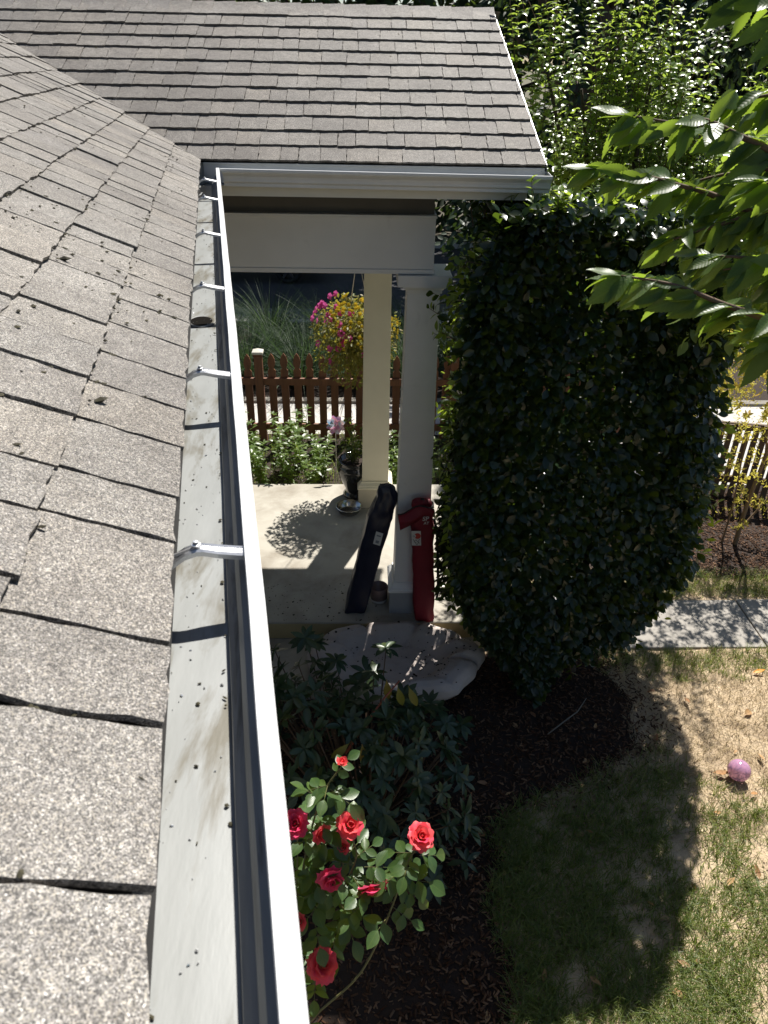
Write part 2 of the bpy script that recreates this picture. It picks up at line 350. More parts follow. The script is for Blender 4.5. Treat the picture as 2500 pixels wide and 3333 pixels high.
def lay_shingles(parent, O, U, V, Nn, u0, u1, rows, planes, mat, limit, seed, gap=.0068, t=.0070, lift=(0, .001, .003, .0055), jit=.002):
    r = random.Random(seed)
    temps = [tab_mesh('shingle', w, mat, seed*10+i, EXPO, t) for i, w in enumerate(TABW*2)]
    cand = []
    for k in range(rows):
        u = u0 - r.uniform(0, .15); last = 0
        while u < u1:
            i = r.randrange(len(temps)); w = TABW[i % len(TABW)]
            raise_ = r.choice(lift) if k else r.choice([0, .001]); dv = r.uniform(-jit, jit) if k else r.uniform(-.001, .001)
            p = O + U*u + V*(k*EXPO + dv) + Nn*(raise_ + .001)
            a = r.uniform(-.004, .004) if k else 0
            Ua = U*cos(a) + V*sin(a); Va = V*cos(a) - U*sin(a)
            M = Matrix(((Ua.x, Va.x, Nn.x, p.x), (Ua.y, Va.y, Nn.y, p.y), (Ua.z, Va.z, Nn.z, p.z), (0, 0, 0, 1)))
            cs = [p + U*x + V*y for x in (0, w) for y in (0, EXPO+.02)]
            d = [min((c-co).dot(no) for c in cs) for co, no in planes]; dm = [max((c-co).dot(no) for c in cs) for co, no in planes]
            if all(x > 0 for x in dm):
                ctr = p + U*w/2 + V*EXPO/2
                if all(x >= 0 for x in d): cand.append((view_rank(ctr), temps[i], M))
                else:
                    m2 = clip_mesh(temps[i], M, planes, mat)
                    if m2: cand.append((view_rank(ctr), m2, Matrix.Identity(4)))
            u += w + gap
    JO.extend([(M.translation.copy(), V) for rk, me, M in cand if rk < 3.2 and M != Matrix.Identity(4)])
    cand.sort(key=lambda c: c[0])
    for rk, me, M in cand[:limit]: inst('shingle', me, M, parent)
    b = MB()
    for rk, me, M in cand[limit:]:
        b.add([M @ v.co for v in me.vertices], [tuple(f.vertices) for f in me.polygons])
    if b.v: tag(b.build('further_shingles', mat, parent, normals=False), kind='stuff')

house = empty('house', (-1.2, 1.5, ZG), 'house with grey asphalt shingle roof sloping to a white gutter in the left foreground', 'house')
roof = MB()
eL = P0 - n1*.004
def RP(g, s, up=0): return eL + GD*(g - P0.dot(GD)) + V1*s + n1*up
g_end = P0.dot(GD)
# deck: clipped at the valley (valley point at slope length s)
def valley_g(s): # g coordinate on valley for a slope length s on the house roof
    k = s*V1.z/val.z; return (P0 + val*k).dot(GD)
def val_s(g, lo=0, hi=6): return None
deckv = [RP(-1.2, .012), RP(g_end, .012), P0 - n1*.004 + val*((4.3*V1.z)/val.z), RP(-1.2, 4.3)]
under = [v - ZV*.10 for v in deckv]
roof.add(deckv + under, [(0, 1, 2, 3), (7, 6, 5, 4), (0, 4, 5, 1), (1, 5, 6, 2), (2, 6, 7, 3), (3, 7, 4, 0)])
roof_o = roof.build('roof', M_deck, house)
O1 = P0 - GD*(g_end) - n1*.003                          # u measured as g from 0
O1 = P0 + GD*(-g_end)
lay_shingles(roof_o, O1 + V1*.007, GD, V1, n1, -.9, 7.6, 27, [(P0 - vperp*.0, vperp)], M_shing, 300, 3)
# the shaded starter strip edge
# wall, fascia and soffit below the eave
w = MB()
def quad_prism(b, a0, a1, n0, n1_, z0, z1):
    vs = [GP(n, g, z) for z in (z0, z1) for g, n in ((a0, n0), (a1, n0), (a1, n1_), (a0, n1_))]
    b.add(vs, [(0, 3, 2, 1), (4, 5, 6, 7), (0, 1, 5, 4), (1, 2, 6, 5), (2, 3, 7, 6), (3, 0, 4, 7)])
ZL = 3.54; NF = .0105
quad_prism(w, -2, 6.8, NF-.75, NF-.62, -.4, 3.42); w.build('wall', M_wall, house)
w = MB(); quad_prism(w, -1.2, 4.72, NF-.15, NF-.128, 3.38, 3.555); w.build('fascia', M_white, house)
w = MB(); quad_prism(w, -1.2, 4.9, NF-.64, NF-.128, 3.36, 3.38); w.build('soffit', M_white, house)

# K-style gutter: cross-section (offset across, height from the lip)
prof_front = [(-.036, -.090), (-.0345, -.076), (-.028, -.070), (-.023, -.066), (-.0215, -.052), (-.0165, -.038), (-.005, -.026), (.006, -.017), (.0085, -.004), (.0085, 0)]
g_lip_end = 4.60
def ghf(g, dz=0, cut=None):
    return lambda p: GP(p[0] + .0009*noise.noise(Vector((g*5, 0, 2))), g, ZL + p[1] + dz + .0015*sin(g*1.7) + .0007*noise.noise(Vector((g*9, 3, 0))))
gs = [-.4 + 5.0*i/110 for i in range(111)]
gut = MB()
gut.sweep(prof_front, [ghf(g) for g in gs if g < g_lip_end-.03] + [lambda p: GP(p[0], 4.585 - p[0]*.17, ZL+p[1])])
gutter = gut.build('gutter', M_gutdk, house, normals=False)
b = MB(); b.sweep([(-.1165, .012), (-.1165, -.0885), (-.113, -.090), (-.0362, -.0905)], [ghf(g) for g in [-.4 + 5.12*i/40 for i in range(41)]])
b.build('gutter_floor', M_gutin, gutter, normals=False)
# outside skin and rolled lip
b = MB(); po = [(x+.0018, z) for x, z in prof_front]
b.sweep([(-.117, -.0925), (-.0345, -.0925)] + po, [ghf(g) for g in gs if g < g_lip_end-.03] + [lambda p: GP(p[0], 4.585 - p[0]*.17, ZL+p[1])])
b.build('gutter_outer_face', M_gut, gutter, normals=False)
b = MB(); lipp = [(-.0080, -.009), (-.0085, -.001), (-.0075, .0012), (.0095, .0016), (.0108, .0002), (.0108, -.011), (.009, -.0125)]
b.sweep(lipp, [ghf(g) for g in gs if g < g_lip_end-.03] + [lambda p: GP(p[0], 4.588 - p[0]*.17, ZL+p[1])])
b.build('gutter_lip', M_gut, gutter, normals=False)
# outlet in the floor, the dark of its hole painted on a flat disc
b = MB(); gc = 2.07; oc = GP(-.078, gc, ZL-.0895)
def ring(rx, ry, z, n=28): return [oc + ND*(rx*cos(2*pi*k/n)) + GD*(ry*sin(2*pi*k/n)) + ZV*z for k in range(n)]
r1, r2, r3 = ring(.039, .056, .0012), ring(.034, .048, .0026), ring(.0295, .042, .0010)
n = 28; b.add(r1+r2+r3, [(k, (k+1) % n, n+(k+1) % n, n+k) for k in range(n)] + [(n+k, n+(k+1) % n, 2*n+(k+1) % n, 2*n+k) for k in range(n)])
b.build('outlet_rim', M_gutin, gutter, smooth=True, normals=False)
b = MB(); b.add(ring(.0298, .0425, .0013), [tuple(range(28))]); b.build('hole_disc', plain('hole_shade', (.012, .011, .01), 1.0, spec=0), gutter, normals=False)
# dark glossy patch in the inside corner
def slf(u, v):
    g = 4.12 + .53*v; x = -.115 + .0775*u; return GP(x, g + .03*noise.noise(Vector((u*3, v*3, 8))), ZL-.0885 + .001*noise.noise(Vector((u*9, g*20, 0))))
MB().grid(slf, 8, 12).build('dark_gloss_patch', M_dkgloss, gutter, smooth=True, normals=False)
# hangers
def hanger(g):
    b = MB(); wd_ = .0098
    path = [(-.1160, -.020), (-.1000, -.012), (-.080, .0015), (-.066, .0055), (-.058, .0050), (-.040, .0005), (-.020, -.0035), (-.0055, -.0060), (-.0052, -.011)]
    cross = [(-1, -.0065), (-1, 0), (-.72, .0022), (-.45, 0), (.45, 0), (.72, .0022), (1, 0), (1, -.0065)]
    vs = [GP(x, g + c*wd_*(1.0 if x < -.05 else 1.12), ZL + z + cz) for x, z in path for c, cz in cross]
    m = len(cross); b.add(vs, [(i*m+k, i*m+k+1, (i+1)*m+k+1, (i+1)*m+k) for i in range(len(path)-1) for k in range(m-1)])
    h = b.build('hanger', M_alu, house, normals=False)
    s = MB(); c = GP(-.066, g, ZL+.0058)
    s.lathe([(.0001, .010), (.0032, .0095), (.0038, .006), (.0062, .0055), (.0062, .003), (.003, 0)], 10, c)
    s.tube([c, GP(-.118, g, ZL-.012)], .0028, 6); s.build('screw', M_alu, h)
for g in (.806, 1.432, 2.08, 2.795, 3.56, 4.12, .19, -.35): hanger(g)

# ------------------------------------------------------------------ porch
porch = empty('porch', (0, 6.1, 0), 'front porch wing with shingled gable roof, white beam, gutter and concrete floor', 'porch')
XR0, XR1 = 1.045, .915           # rake edge: eave x, ridge x
SR = 1.83                        # slope length
YE, ZE = P0.y, P0.z; YRDG = YE + SR*cos(TH); ZRDG = ZE + SR*sin(TH)
XL = -4.4
rake_dir = Vector((XR1-XR0, YRDG-YE, 0)).normalized(); rake_n = Vector((-rake_dir.y, rake_dir.x, 0))
deck = MB()
kv = val*(SR*V2.z/val.z)
A0 = P0 - n2*.004 + V2*.03; A1 = Vector((XR0, YE, ZE)) - n2*.004 + V2*.03; A2 = Vector((XR1, YRDG, ZRDG)) - n2*.004; A3 = P0 + kv - n2*.004
dn_ = Vector((0, 0, -.09))
q = [A0, A1, A2, A3]; deck.add(q + [v+dn_ for v in q], [(0, 1, 2, 3), (7, 6, 5, 4), (0, 4, 5, 1), (1, 5, 6, 2), (2, 6, 7, 3), (3, 7, 4, 0)])
B0 = Vector((XL, 2*YRDG-YE, ZE)); B1 = Vector((XR0, 2*YRDG-YE, ZE)); B2 = Vector((XL, YRDG, ZRDG-.004))
q = [B0, B1, A2, B2]; deck.add(q + [v+dn_ for v in q], [(3, 2, 1, 0), (4, 5, 6, 7), (0, 1, 5, 4), (1, 2, 6, 5), (2, 3, 7, 6), (3, 0, 4, 7)])
proof = deck.build('roof', M_deck, porch)
lay_shingles(proof, Vector((0, YE-.004, ZE)), U2, V2, n2, -4.6, 1.2, 12, [(P0 + vperp*.012, -vperp), (Vector((XR0-.001, YE, 0)), rake_n), (Vector((0, YRDG-.004, 0)), Vector((0, -1, 0)))], M_shing2, 275, 5, .0026, .0105, (0, 0, .0008, .0022), .0042)
# back slope shingles, one joined piece per course is out of sight: plain courses
b = MB()
nb = Vector((0, sin(TH), cos(TH))); Vb = Vector((0, -cos(TH), sin(TH)))
for k in range(12):
    o_ = Vector((XL, 2*YRDG-YE, ZE)) + Vb*(k*EXPO)
    p = [o_ + nb*.012, o_ + U2*(XR1-XL+.06) + nb*.012, o_ + U2*(XR1-XL+.06) + Vb*EXPO + nb*.006, o_ + Vb*EXPO + nb*.006]
    b.add(p + [p[0]-nb*.01, p[1]-nb*.01], [(0, 1, 2, 3), (4, 5, 1, 0)])
b.build('rear_roof_courses', M_shing2, porch, normals=False)
# ridge caps
x = XR1 + .01; r = random.Random(4); i = 0
while x > -3.6:
    w_ = .30; b = MB(); e = .145
    def cap(u, v, x=x, e=e, j=r.uniform(-.004, .004)):
        s = (u-.5)*2; hh = .15; z = -abs(s)*hh*sin(TH); y = s*hh*cos(TH)
        return (x - .165*v + j*abs(s), YRDG + y, ZRDG + .024 + z - .007*v + (.004 if abs(s) < .3 else 0))
    b.grid(cap, 7, 4)
    c0 = [cap(u/6, 0) for u in range(7)]; b.add(c0 + [(p[0], p[1], p[2]-.009) for p in c0], [(k, k+1, k+8, k+7) for k in range(6)])
    b.build('ridge_cap', M_shing2, proof, normals=False); x -= .148
# rake trim (white metal drip edge) on both slopes, and barge board
def rake(Ya, Yb, Za, Zb, xa, xb, nm):
    a = Vector((xa, Ya, Za)); c = Vector((xb, Yb, Zb)); b = MB()
    def sec(p): return [p + Vector((.0, 0, .004)), p + Vector((.001, 0, .012)), p + Vector((.009, 0, .012)), p + Vector((.010, 0, -.035)), p + Vector((-.002, 0, -.035))]
    s0, s1 = sec(a), sec(c); b.add(s0+s1, [(k, k+1, k+6, k+5) for k in range(4)]); b.build(nm, M_gut, porch, normals=False)
    b = MB(); t = [a + Vector((-.03, 0, -.02)), a + Vector((.0, 0, -.02)), a + Vector((0, 0, -.17)), a + Vector((-.03, 0, -.17))]
    t2 = [v + (c-a) for v in t]; b.add(t+t2, [(0, 1, 2, 3), (7, 6, 5, 4)] + [(k, k+4, (k+1) % 4+4, (k+1) % 4) for k in range(4)]); b.build('barge_board', M_white, porch)
rake(YE, YRDG, ZE, ZRDG, XR0, XR1, 'rake_trim'); rake(2*YRDG-YE, YRDG, ZE, ZRDG, XR0, XR1, 'rake_trim')
# porch gutter along the eave
YL = 4.487; XG0 = -.757; XG1 = 1.062
def ygp(p, x): return Vector((x, YL + .0105 - p[0], ZL + p[1] - .006*(x-XG0)))
po2 = [(-.117, -.0925), (-.0345, -.0925)] + [(x_+.0018, z_) for x_, z_ in prof_front]
pg = MB(); pg.sweep(po2, [(lambda p, x=x: ygp(p, x)) for x in (XG0+.006, .2, XG1)])
pgut = pg.build('gutter', M_gut, porch, normals=False)
b = MB(); b.sweep([(x_, z_) for x_, z_ in prof_front] , [(lambda p, x=x: ygp(p, x)) for x in (XG0+.006, XG1)])
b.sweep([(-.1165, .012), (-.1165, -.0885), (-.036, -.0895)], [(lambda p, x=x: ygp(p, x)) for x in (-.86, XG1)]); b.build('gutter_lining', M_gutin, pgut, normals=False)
b = MB(); b.sweep(lipp, [(lambda p, x=x: ygp(p, x)) for x in (XG0-.004, .2, XG1)]); b.build('gutter_lip', M_gut, pgut, normals=False)
b = MB(); ec = [(-.117, .008)] + po2[:-1] + [(.0105, .001), (-.03, .001)]
b.add([ygp(p, XG1+.001) for p in ec] + [ygp(p, XG1+.004) for p in ec], [tuple(range(len(ec))), tuple(range(2*len(ec)-1, len(ec)-1, -1))] + [(k, (k+1) % len(ec), (k+1) % len(ec)+len(ec), k+len(ec)) for k in range(len(ec))])
b.build('end_cap', M_gut, pgut)
# fascia, frieze, soffit
MB().box((-1.6, 4.604+.012, 3.385), (1.03, 4.64, 3.556)).build('fascia', M_white, porch)
MB().box((-.87, 4.596, 3.553), (1.04, 4.64, 3.5585)).build('drip_edge', M_gut, porch)
MB().box((-.87, 4.6045, 3.455), (1.04, 4.6155, 3.5525)).build('gutter_apron', M_gut, porch)
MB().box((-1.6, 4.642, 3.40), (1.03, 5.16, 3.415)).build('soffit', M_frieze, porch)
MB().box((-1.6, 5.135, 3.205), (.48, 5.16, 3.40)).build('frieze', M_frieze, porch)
# front beam with trim
bm_ = MB().box((-1.6, 5.10, 2.876), (.490, 5.36, 3.196)).build('beam', M_grey, porch, bevel=.003)
MB().box((-1.6, 5.084, 3.1965), (.497, 5.36, 3.216)).build('beam_top_trim', M_grey, bm_, bevel=.003)
MB().box((-1.6, 5.092, 2.846), (.497, 5.36, 2.8755)).build('beam_bottom_trim', M_grey, bm_, bevel=.003)
sb = MB().box((.25, 5.362, 2.85), (.49, 6.86, 3.216)).build('side_beam', M_grey, porch, bevel=.003)
MB().box((-1.8, 6.862, 2.85), (.49, 7.12, 3.216)).build('rear_beam', M_grey, porch, bevel=.003)
MB().box((-1.8, 5.362, 3.0), (.249, 6.86, 3.02)).build('ceiling', M_white, porch)
MB().box((-1.8, 7.122, 3.40), (1.03, 7.86, 3.415)).build('rear_soffit', M_white, porch)
MB().box((-1.8, 7.84, 3.385), (1.03, 7.862, 3.55)).build('rear_fascia', M_white, porch)
b = MB(); b.sweep(po2, [(lambda p, x=x: Vector((x, 2*YRDG - (YL + .0105 - p[0]), ZL + p[1]))) for x in (-3, XG1)]); b.build('rear_gutter', M_gut, porch, normals=False)
b = MB(); b.add([(.44, 5.0, 3.42), (.44, 7.4, 3.42), (.44, YRDG, ZRDG-.12), (.42, 5.0, 3.42), (.42, 7.4, 3.42), (.42, YRDG, ZRDG-.12)], [(0, 1, 2), (5, 4, 3), (0, 3, 4, 1), (1, 4, 5, 2), (2, 5, 3, 0)]); b.build('gable_wall', M_white, porch)
def column(cx, cy, ht, hb, mat, zt, plinth):
    c = MB().square(cx, cy, [(hb, .30), (ht, zt-.13)]).build('column', mat, porch, bevel=.004)
    MB().square(cx, cy, [(ht+.010, zt-.134), (ht+.012, zt-.125), (ht+.012, zt-.112), (ht+.026, zt-.098), (ht+.032, zt-.096), (ht+.034, zt-.082), (ht+.070, zt-.080), (ht+.070, zt-.004)]).build('capital', mat, c, bevel=.002)
    MB().square(cx, cy, [(hb+.048, .225), (hb+.048, .244), (hb+.036, .252), (hb+.036, .262), (hb+.022, .275), (hb+.012, .290), (hb+.010, .304)]).build('base_moulding', mat, c, bevel=.002)
    MB().square(cx, cy, [(hb+.040, .0005), (hb+.038, .2245)]).build('plinth', plinth, c, bevel=.004)
    for s in (-1, 1):   # corner boards' joint lines
        MB().box((cx+s*(hb-.004)-.0015, cy-hb-.0012, .31), (cx+s*(hb-.004)+.0015, cy-hb+.01, .312)).build('joint', mat, c)
    return c
column(.435, 5.245, .111, .140, M_grey, 2.845, plain('grey_plinth_paint', (.36, .37, .39), .6, (.30, .31, .33), 5, bump_s=.15))
column(.165, 7.005, .122, .136, M_cream, 2.849, plain('cream_plinth_concrete', (.55, .50, .38), .8, (.46, .42, .32), 6, bump_s=.2))
# floor: concrete slab, step and landing
MB().box((-2.4, 4.95, -.30), (1.06, 7.36, 0)).build('floor_slab', M_conc, porch, bevel=.012)
MB().box((-2.4, 4.948, -.165), (1.055, 4.9495, -.012)).build('step_riser', M_riser, porch)
MB().box((-2.4, 4.34, -.42), (.66, 4.947, -.166)).build('landing', M_conc, porch, bevel=.012)

# ------------------------------------------------------------------ picket fence
M_cap = plain('pale_post_cap', (.62, .58, .50), .6)
def picket_mesh(w=.094, h=1.16):
    a = w/2
    half = [(a, 0), (a, h-.225), (a*.62, h-.20), (a*.60, h-.185), (a*.86, h-.165), (a, h-.12), (a*.86, h-.075), (a*.55, h-.035), (0, h)]
    poly = half + [(-x, z) for x, z in half[-2::-1]]
    return MB().prism(poly, .019).mesh('picket', M_wood)
fence = empty('picket_fence', (0, 9.0, ZG), 'reddish brown picket fence with pointed pickets beyond the porch', 'fence')
pm = picket_mesh(); r = random.Random(2)
posts = [-6.15, -3.70, -1.255, 1.19, 3.64]
x = -6.1
while x < 3.6:
    if min(abs(x-p) for p in posts) > .09:
        M = Matrix.Translation((x + r.uniform(-.004, .004), 9.028, -.245 + r.uniform(-.012, .012))) @ Matrix.Rotation(r.uniform(-.008, .008), 4, 'Y')
        inst('picket', pm, M, fence)
    x += .1565
for i in range(4):
    for z in (.52, -.10):
        MB().box((posts[i]+.05, 8.975, z), (posts[i+1]-.05, 9.015, z+.09)).build('rail', M_wood, fence, bevel=.004)
for p in posts:
    po_ = MB().square(p, 9.0, [(.05, -.35), (.05, .90)]).build('post', M_wood, fence, bevel=.006)
    MB().square(p, 9.0, [(.047, .9005), (.055, .915), (.055, .93)]).build('collar', M_wood, po_)
    MB().square(p, 9.0, [(.068, .9305), (.068, .955), (.060, .962), (.012, .985)]).build('cap', M_cap, po_, bevel=.003)
# narrow board fence at the right
fence2 = empty('board_fence', (5.0, 7.5, ZG), 'dark brown narrow board fence behind the yellow leaved shrub', 'fence')
bmh = MB().box((-.030, -.011, 0), (.030, .011, .92)).mesh('board', M_wood2)
d2 = Vector((2.6, -.5, 0)).normalized()
for i in range(40):
    p = Vector((3.55, 7.75, -.29)) + d2*(i*.092)
    inst('board', bmh, Matrix.Translation(p + Vector((0, 0, r.uniform(-.01, .01)))) @ Matrix.Rotation(math.atan2(d2.y, d2.x), 4, 'Z'), fence2)
for z in (.55, -.12):
    M = Matrix.Translation((3.5, 7.80, z)) @ Matrix.Rotation(math.atan2(d2.y, d2.x), 4, 'Z')
    MB().box((0, 0, 0), (3.8, .035, .08), M).build('rail', M_wood2, fence2)

# ------------------------------------------------------------------ things on the porch
def mound(name, label, cat): pass
# cushion bed
M_bed = plain('taupe_plush', (.50, .44, .41), .95, (.42, .37, .345), 8, 6, stain=(.32, .27, .25), stain_scale=5, stain_lo=.60, stain_hi=.72, bump_s=.5, bump_scale=140)
bed = empty('pet_bed', (.29, 4.42, -.16), 'large round taupe plush pet bed littered with dark debris in front of the porch', 'pet bed')
bc = Vector((.29, 4.54, -.165))
def bedf(u, v):
    a = 2*pi*u
    lob = 1 + .035*sin(6*a+.5) + .02*sin(11*a) + .015*sin(3*a)
    # v: 0 outside bottom -> rim -> centre
    prof = [(.90, 0), (1.0, .04), (1.05, .09), (1.04, .15), (.96, .20), (.83, .215), (.70, .185), (.60, .125), (.52, .085), (.35, .07), (.15, .08), (.0, .078)]
    s = v*(len(prof)-1); i = min(int(s), len(prof)-2); f = s-i
    rr = prof[i][0]*(1-f)+prof[i+1][0]*f; z = prof[i][1]*(1-f)+prof[i+1][1]*f
    crease = (1-abs(sin(a*4.5+.6)))**5
    if .45 < rr < 1.06: z -= .075*crease*min(1, (rr-.45)*4)*(z/.215)
    q_ = Vector((rr*cos(a)*4, rr*sin(a)*4, z*5))
    z += .010*noise.noise(q_*1.0+Vector((3, 1, 0))) + .004*noise.noise(q_*3)
    z *= 1 - .12*(sin(a) < 0)*abs(sin(a))
    return (bc.x + .665*rr*lob*cos(a), bc.y + .41*rr*lob*sin(a), bc.z + z)
MB().grid(bedf, 96, 45, True).build('cushion', M_bed, bed, smooth=True)
M_deb = plain('dark_organic_debris', (.03, .022, .014), .9, (.012, .01, .008), 40)
def crumbs(name, pts, parent, smin, smax, mat=None, flat=.6, stuffk=True):
    b = MB(); ico = [Vector(v) for v in ((0, 0, 1), (.9, 0, .3), (.28, .85, .3), (-.72, .53, .3), (-.72, -.53, .3), (.28, -.85, .3), (0, 0, -.5))]
    fs = [(0, 1, 2), (0, 2, 3), (0, 3, 4), (0, 4, 5), (0, 5, 1), (6, 2, 1), (6, 3, 2), (6, 4, 3), (6, 5, 4), (6, 1, 5)]
    for p in pts:
        s = R(smin, smax)*(1 if random.random() < .8 else 1.6); a = R(0, 6.28); sx = R(.6, 1.6); sy = R(.5, 1)
        b.add([Vector(p) + Vector(((v.x*sx*cos(a)-v.y*sy*sin(a))*s, (v.x*sx*sin(a)+v.y*sy*cos(a))*s, v.z*s*flat))*R(.8, 1.2) for v in ico], fs)
    o = b.build(name, mat or M_deb, parent, normals=False)
    if stuffk: o['kind'] = 'stuff'
    return o
pts = []
for i in range(260):
    a = R(0, 1); rr = R(.2, .97)
    if noise.noise(Vector((a*6, rr*3, 5))) > -.05: pts.append(Vector(bedf(a, R(.33, .9))) + Vector((0, 0, .003)))
crumbs('crumbs', pts, bed, .004, .011)
# folded canopy bag (navy)
def bag(name, label, rings, mat, parent_loc):
    e_ = empty(name, parent_loc, label, 'bag')
    b = MB(); n = 20; vs = []
    for (c, hx, hy, pw, wr) in rings:
        for k in range(n):
            a = 2*pi*k/n; cx_, sy_ = cos(a), sin(a)
            px_ = math.copysign(abs(cx_)**pw, cx_); py_ = math.copysign(abs(sy_)**pw, sy_)
            w_ = 1 + wr*sin(k*2.6 + c[2]*31) + .5*wr*sin(k*5+c[2]*57)
            vs.append((c[0]+hx*px_*w_, c[1]+hy*py_*w_, c[2] + .25*hx*wr*sin(k*1.7)))
    m = len(rings); b.add(vs, [(i*n+k, i*n+(k+1) % n, (i+1)*n+(k+1) % n, (i+1)*n+k) for i in range(m-1) for k in range(n)] + [tuple(range(n))[::-1], tuple((m-1)*n+k for k in range(n))])
    o = b.build('fabric', mat, e_, smooth=True); s = o.modifiers.new('sub', 'SUBSURF'); s.levels = 2; s.render_levels = 2
    tx = bpy.data.textures.new('folds', 'CLOUDS'); tx.noise_scale = .09
    d = o.modifiers.new('folds', 'DISPLACE'); d.texture = tx; d.strength = .026; d.mid_level = .5; d.texture_coords = 'LOCAL'
    return e_
M_navy = plain('navy_nylon', (.010, .013, .032), .38, (.016, .019, .042), 10, bump_s=.2, bump_scale=40, spec=.5)
M_red = plain('maroon_polyester', (.23, .008, .022), .62, (.17, .006, .017), 6, bump_s=.3, bump_scale=60)
M_black = plain('black_nylon', (.008, .008, .01), .6)
M_label = plain('white_label', (.70, .69, .66), .6)
M_ink = plain('black_print', (.02, .02, .025), .6)
M_redp = plain('red_print', (.55, .05, .03), .6)
b0, b1 = Vector((-.035, 5.13, 0)), Vector((.205, 5.20, 1.10))
def lp(t): return b0 + (b1-b0)*t
rings = [(lp(.0)+ZV*.004, .082, .062, .3, 0), (lp(.004), .088, .068, .3, 0), (lp(.02), .090, .070, .3, .01), (lp(.2), .094, .072, .38, .015), (lp(.45), .096, .072, .42, .03), (lp(.65), .100, .070, .45, .04), (lp(.80), .104, .066, .5, .06), (lp(.90)+Vector((.012, 0, 0)), .100, .062, .6, .09), (lp(.97)+Vector((.02, 0, 0)), .088, .056, .7, .14), (lp(1.02)+Vector((.015, 0, 0)), .078, .05, .8, .18), (lp(1.06)+Vector((.0, 0, .0)), .066, .04, .9, .22), (lp(1.085)+Vector((-.03, 0, .0)), .040, .03, 1, .25), (lp(1.065)+Vector((-.03, 0, 0)), .012, .012, 1, .2)]
nb_ = bag('folding_chair_bag', 'long navy nylon bag leaning against the near porch column', rings, M_navy, b0)
dirb = (b1-b0).normalized(); fx = Vector((1, -.25, 0)).normalized(); fx = (fx - dirb*fx.dot(dirb)).normalized(); fn = fx.cross(dirb); fn = fn if fn.y < 0 else -fn
lc = lp(.68) + fn*.0735 + fx*.045
def patch(b, c, X, Y, w_, h_, off, mat_i=0):
    Nn = X.cross(Y).normalized(); Nn = Nn if Nn.y < 0 else -Nn
    c = c + Nn*off; b.cur = mat_i
    q_ = [c + X*x + Y*y for x, y in ((-w_, -h_), (w_, -h_), (w_, h_), (-w_, h_))]
    b.add(q_ + [v - Nn*.003 for v in q_], [(0, 1, 2, 3), (4, 5, 1, 0), (5, 6, 2, 1), (6, 7, 3, 2), (7, 4, 0, 3)])
b = MB(); patch(b, lc, fx, dirb, .030, .058, .002); lab = b.build('label', M_label, nb_, normals=False)
b = MB(); patch(b, lc + dirb*.026, fx, dirb, .018, .006, .0035); patch(b, lc - dirb*.030, fx, dirb, .014, .012, .0035); b.build('label_print', plain('grey_print', (.25, .26, .3), .6), lab, normals=False)
# maroon bag with black-lined open top
rc0, rc1 = Vector((.553, 4.995, .003)), Vector((.490, 5.03, 1.05))
def rp(t): return rc0 + (rc1-rc0)*t
rings = [(rp(0), .078, .040, .5, 0), (rp(.015), .085, .044, .5, .01), (rp(.25), .087, .046, .55, .012), (rp(.5), .088, .048, .6, .02), (rp(.72), .090, .050, .6, .03), (rp(.85), .090, .048, .6, .03), (rp(.95), .088, .046, .6, .04), (rp(1.06), .080, .044, .6, .05), (rp(1.09), .074, .04, .7, .06), (rp(1.085), .02, .015, .7, .0)]
rb = bag('tent_bag', 'maroon bag with white lettering and open folded top leaning on the near column', rings, M_red, rc0)
# flap thrown open to the left
def flap(u, v):
    x = .575 - .275*u + .02*v; z = 1.10 + .02*sin(u*5) - .125*v*(.55+.6*u) - .03*u*u + .01*sin(v*7+u*4)
    y = 4.965 - .035*sin(pi*v)*(.4+u) - .012*sin(u*9+v*3) + .02*u
    return (x, y, z)
f_ = MB().grid(flap, 18, 10).build('flap', M_red, rb, smooth=True); s = f_.modifiers.new('s', 'SOLIDIFY'); s.thickness = .004
def fold(u, v):   # peak of turned-out fabric showing lining
    x = .435 + .125*u; pk = .085*(1-abs(u-.45)*1.7); z = 1.075 + max(0, pk)*v + .01*sin(u*8); y = 4.975 + .055*v + .012*sin(u*11)
    return (x, y, z)
f_ = MB().grid(fold, 14, 6).build('turned_lining', M_red, rb, smooth=True); s = f_.modifiers.new('s', 'SOLIDIFY'); s.thickness = .004
def fold2(u, v):
    x = .475 + .105*u; z = 1.095 + (.065*(1-u*.75))*v + .008*sin(u*9); y = 4.985 + .05*v; return (x, y-.012*(1-v)+.018*u, z)
f_ = MB().grid(fold2, 10, 5).build('black_lining', M_black, rb, smooth=True); s = f_.modifiers.new('s', 'SOLIDIFY'); s.thickness = .005
def edge(u): p = flap(u, 0); return (p[0], p[1]-.002, p[2]+.002)
MB().tube([edge(i/12) for i in range(13)], .006, 6).build('black_piping', M_black, rb, smooth=True)
MB().tube([(.583, 4.99, 1.0), (.61, 4.985, .90), (.628, 4.985, .70), (.645, 4.985, .45), (.655, 4.98, .30), (.643, 4.975, .22)], .011, 6).build('strap', M_black, rb, smooth=True)
X_ = Vector((1, 0, 0)); Y_ = Vector((-.06, .03, 1)).normalized(); pc = Vector((.447, 4.935, .855))
b = MB(); patch(b, pc, X_, Y_, .037, .066, 0); pt = b.build('patch', M_label, rb, normals=False)
b = MB()
def disc(c, r_, mat_i, off=.002, n=20, a0=0, a1=2*pi):
    b.cur = mat_i; cc = c - Vector((0, off, 0)); vs = [cc] + [cc + X_*(r_*cos(a0+(a1-a0)*k/n)) + Y_*(r_*sin(a0+(a1-a0)*k/n)) for k in range(n+1)]
    b.add(vs, [(0, k+1, k+2) for k in range(n)])
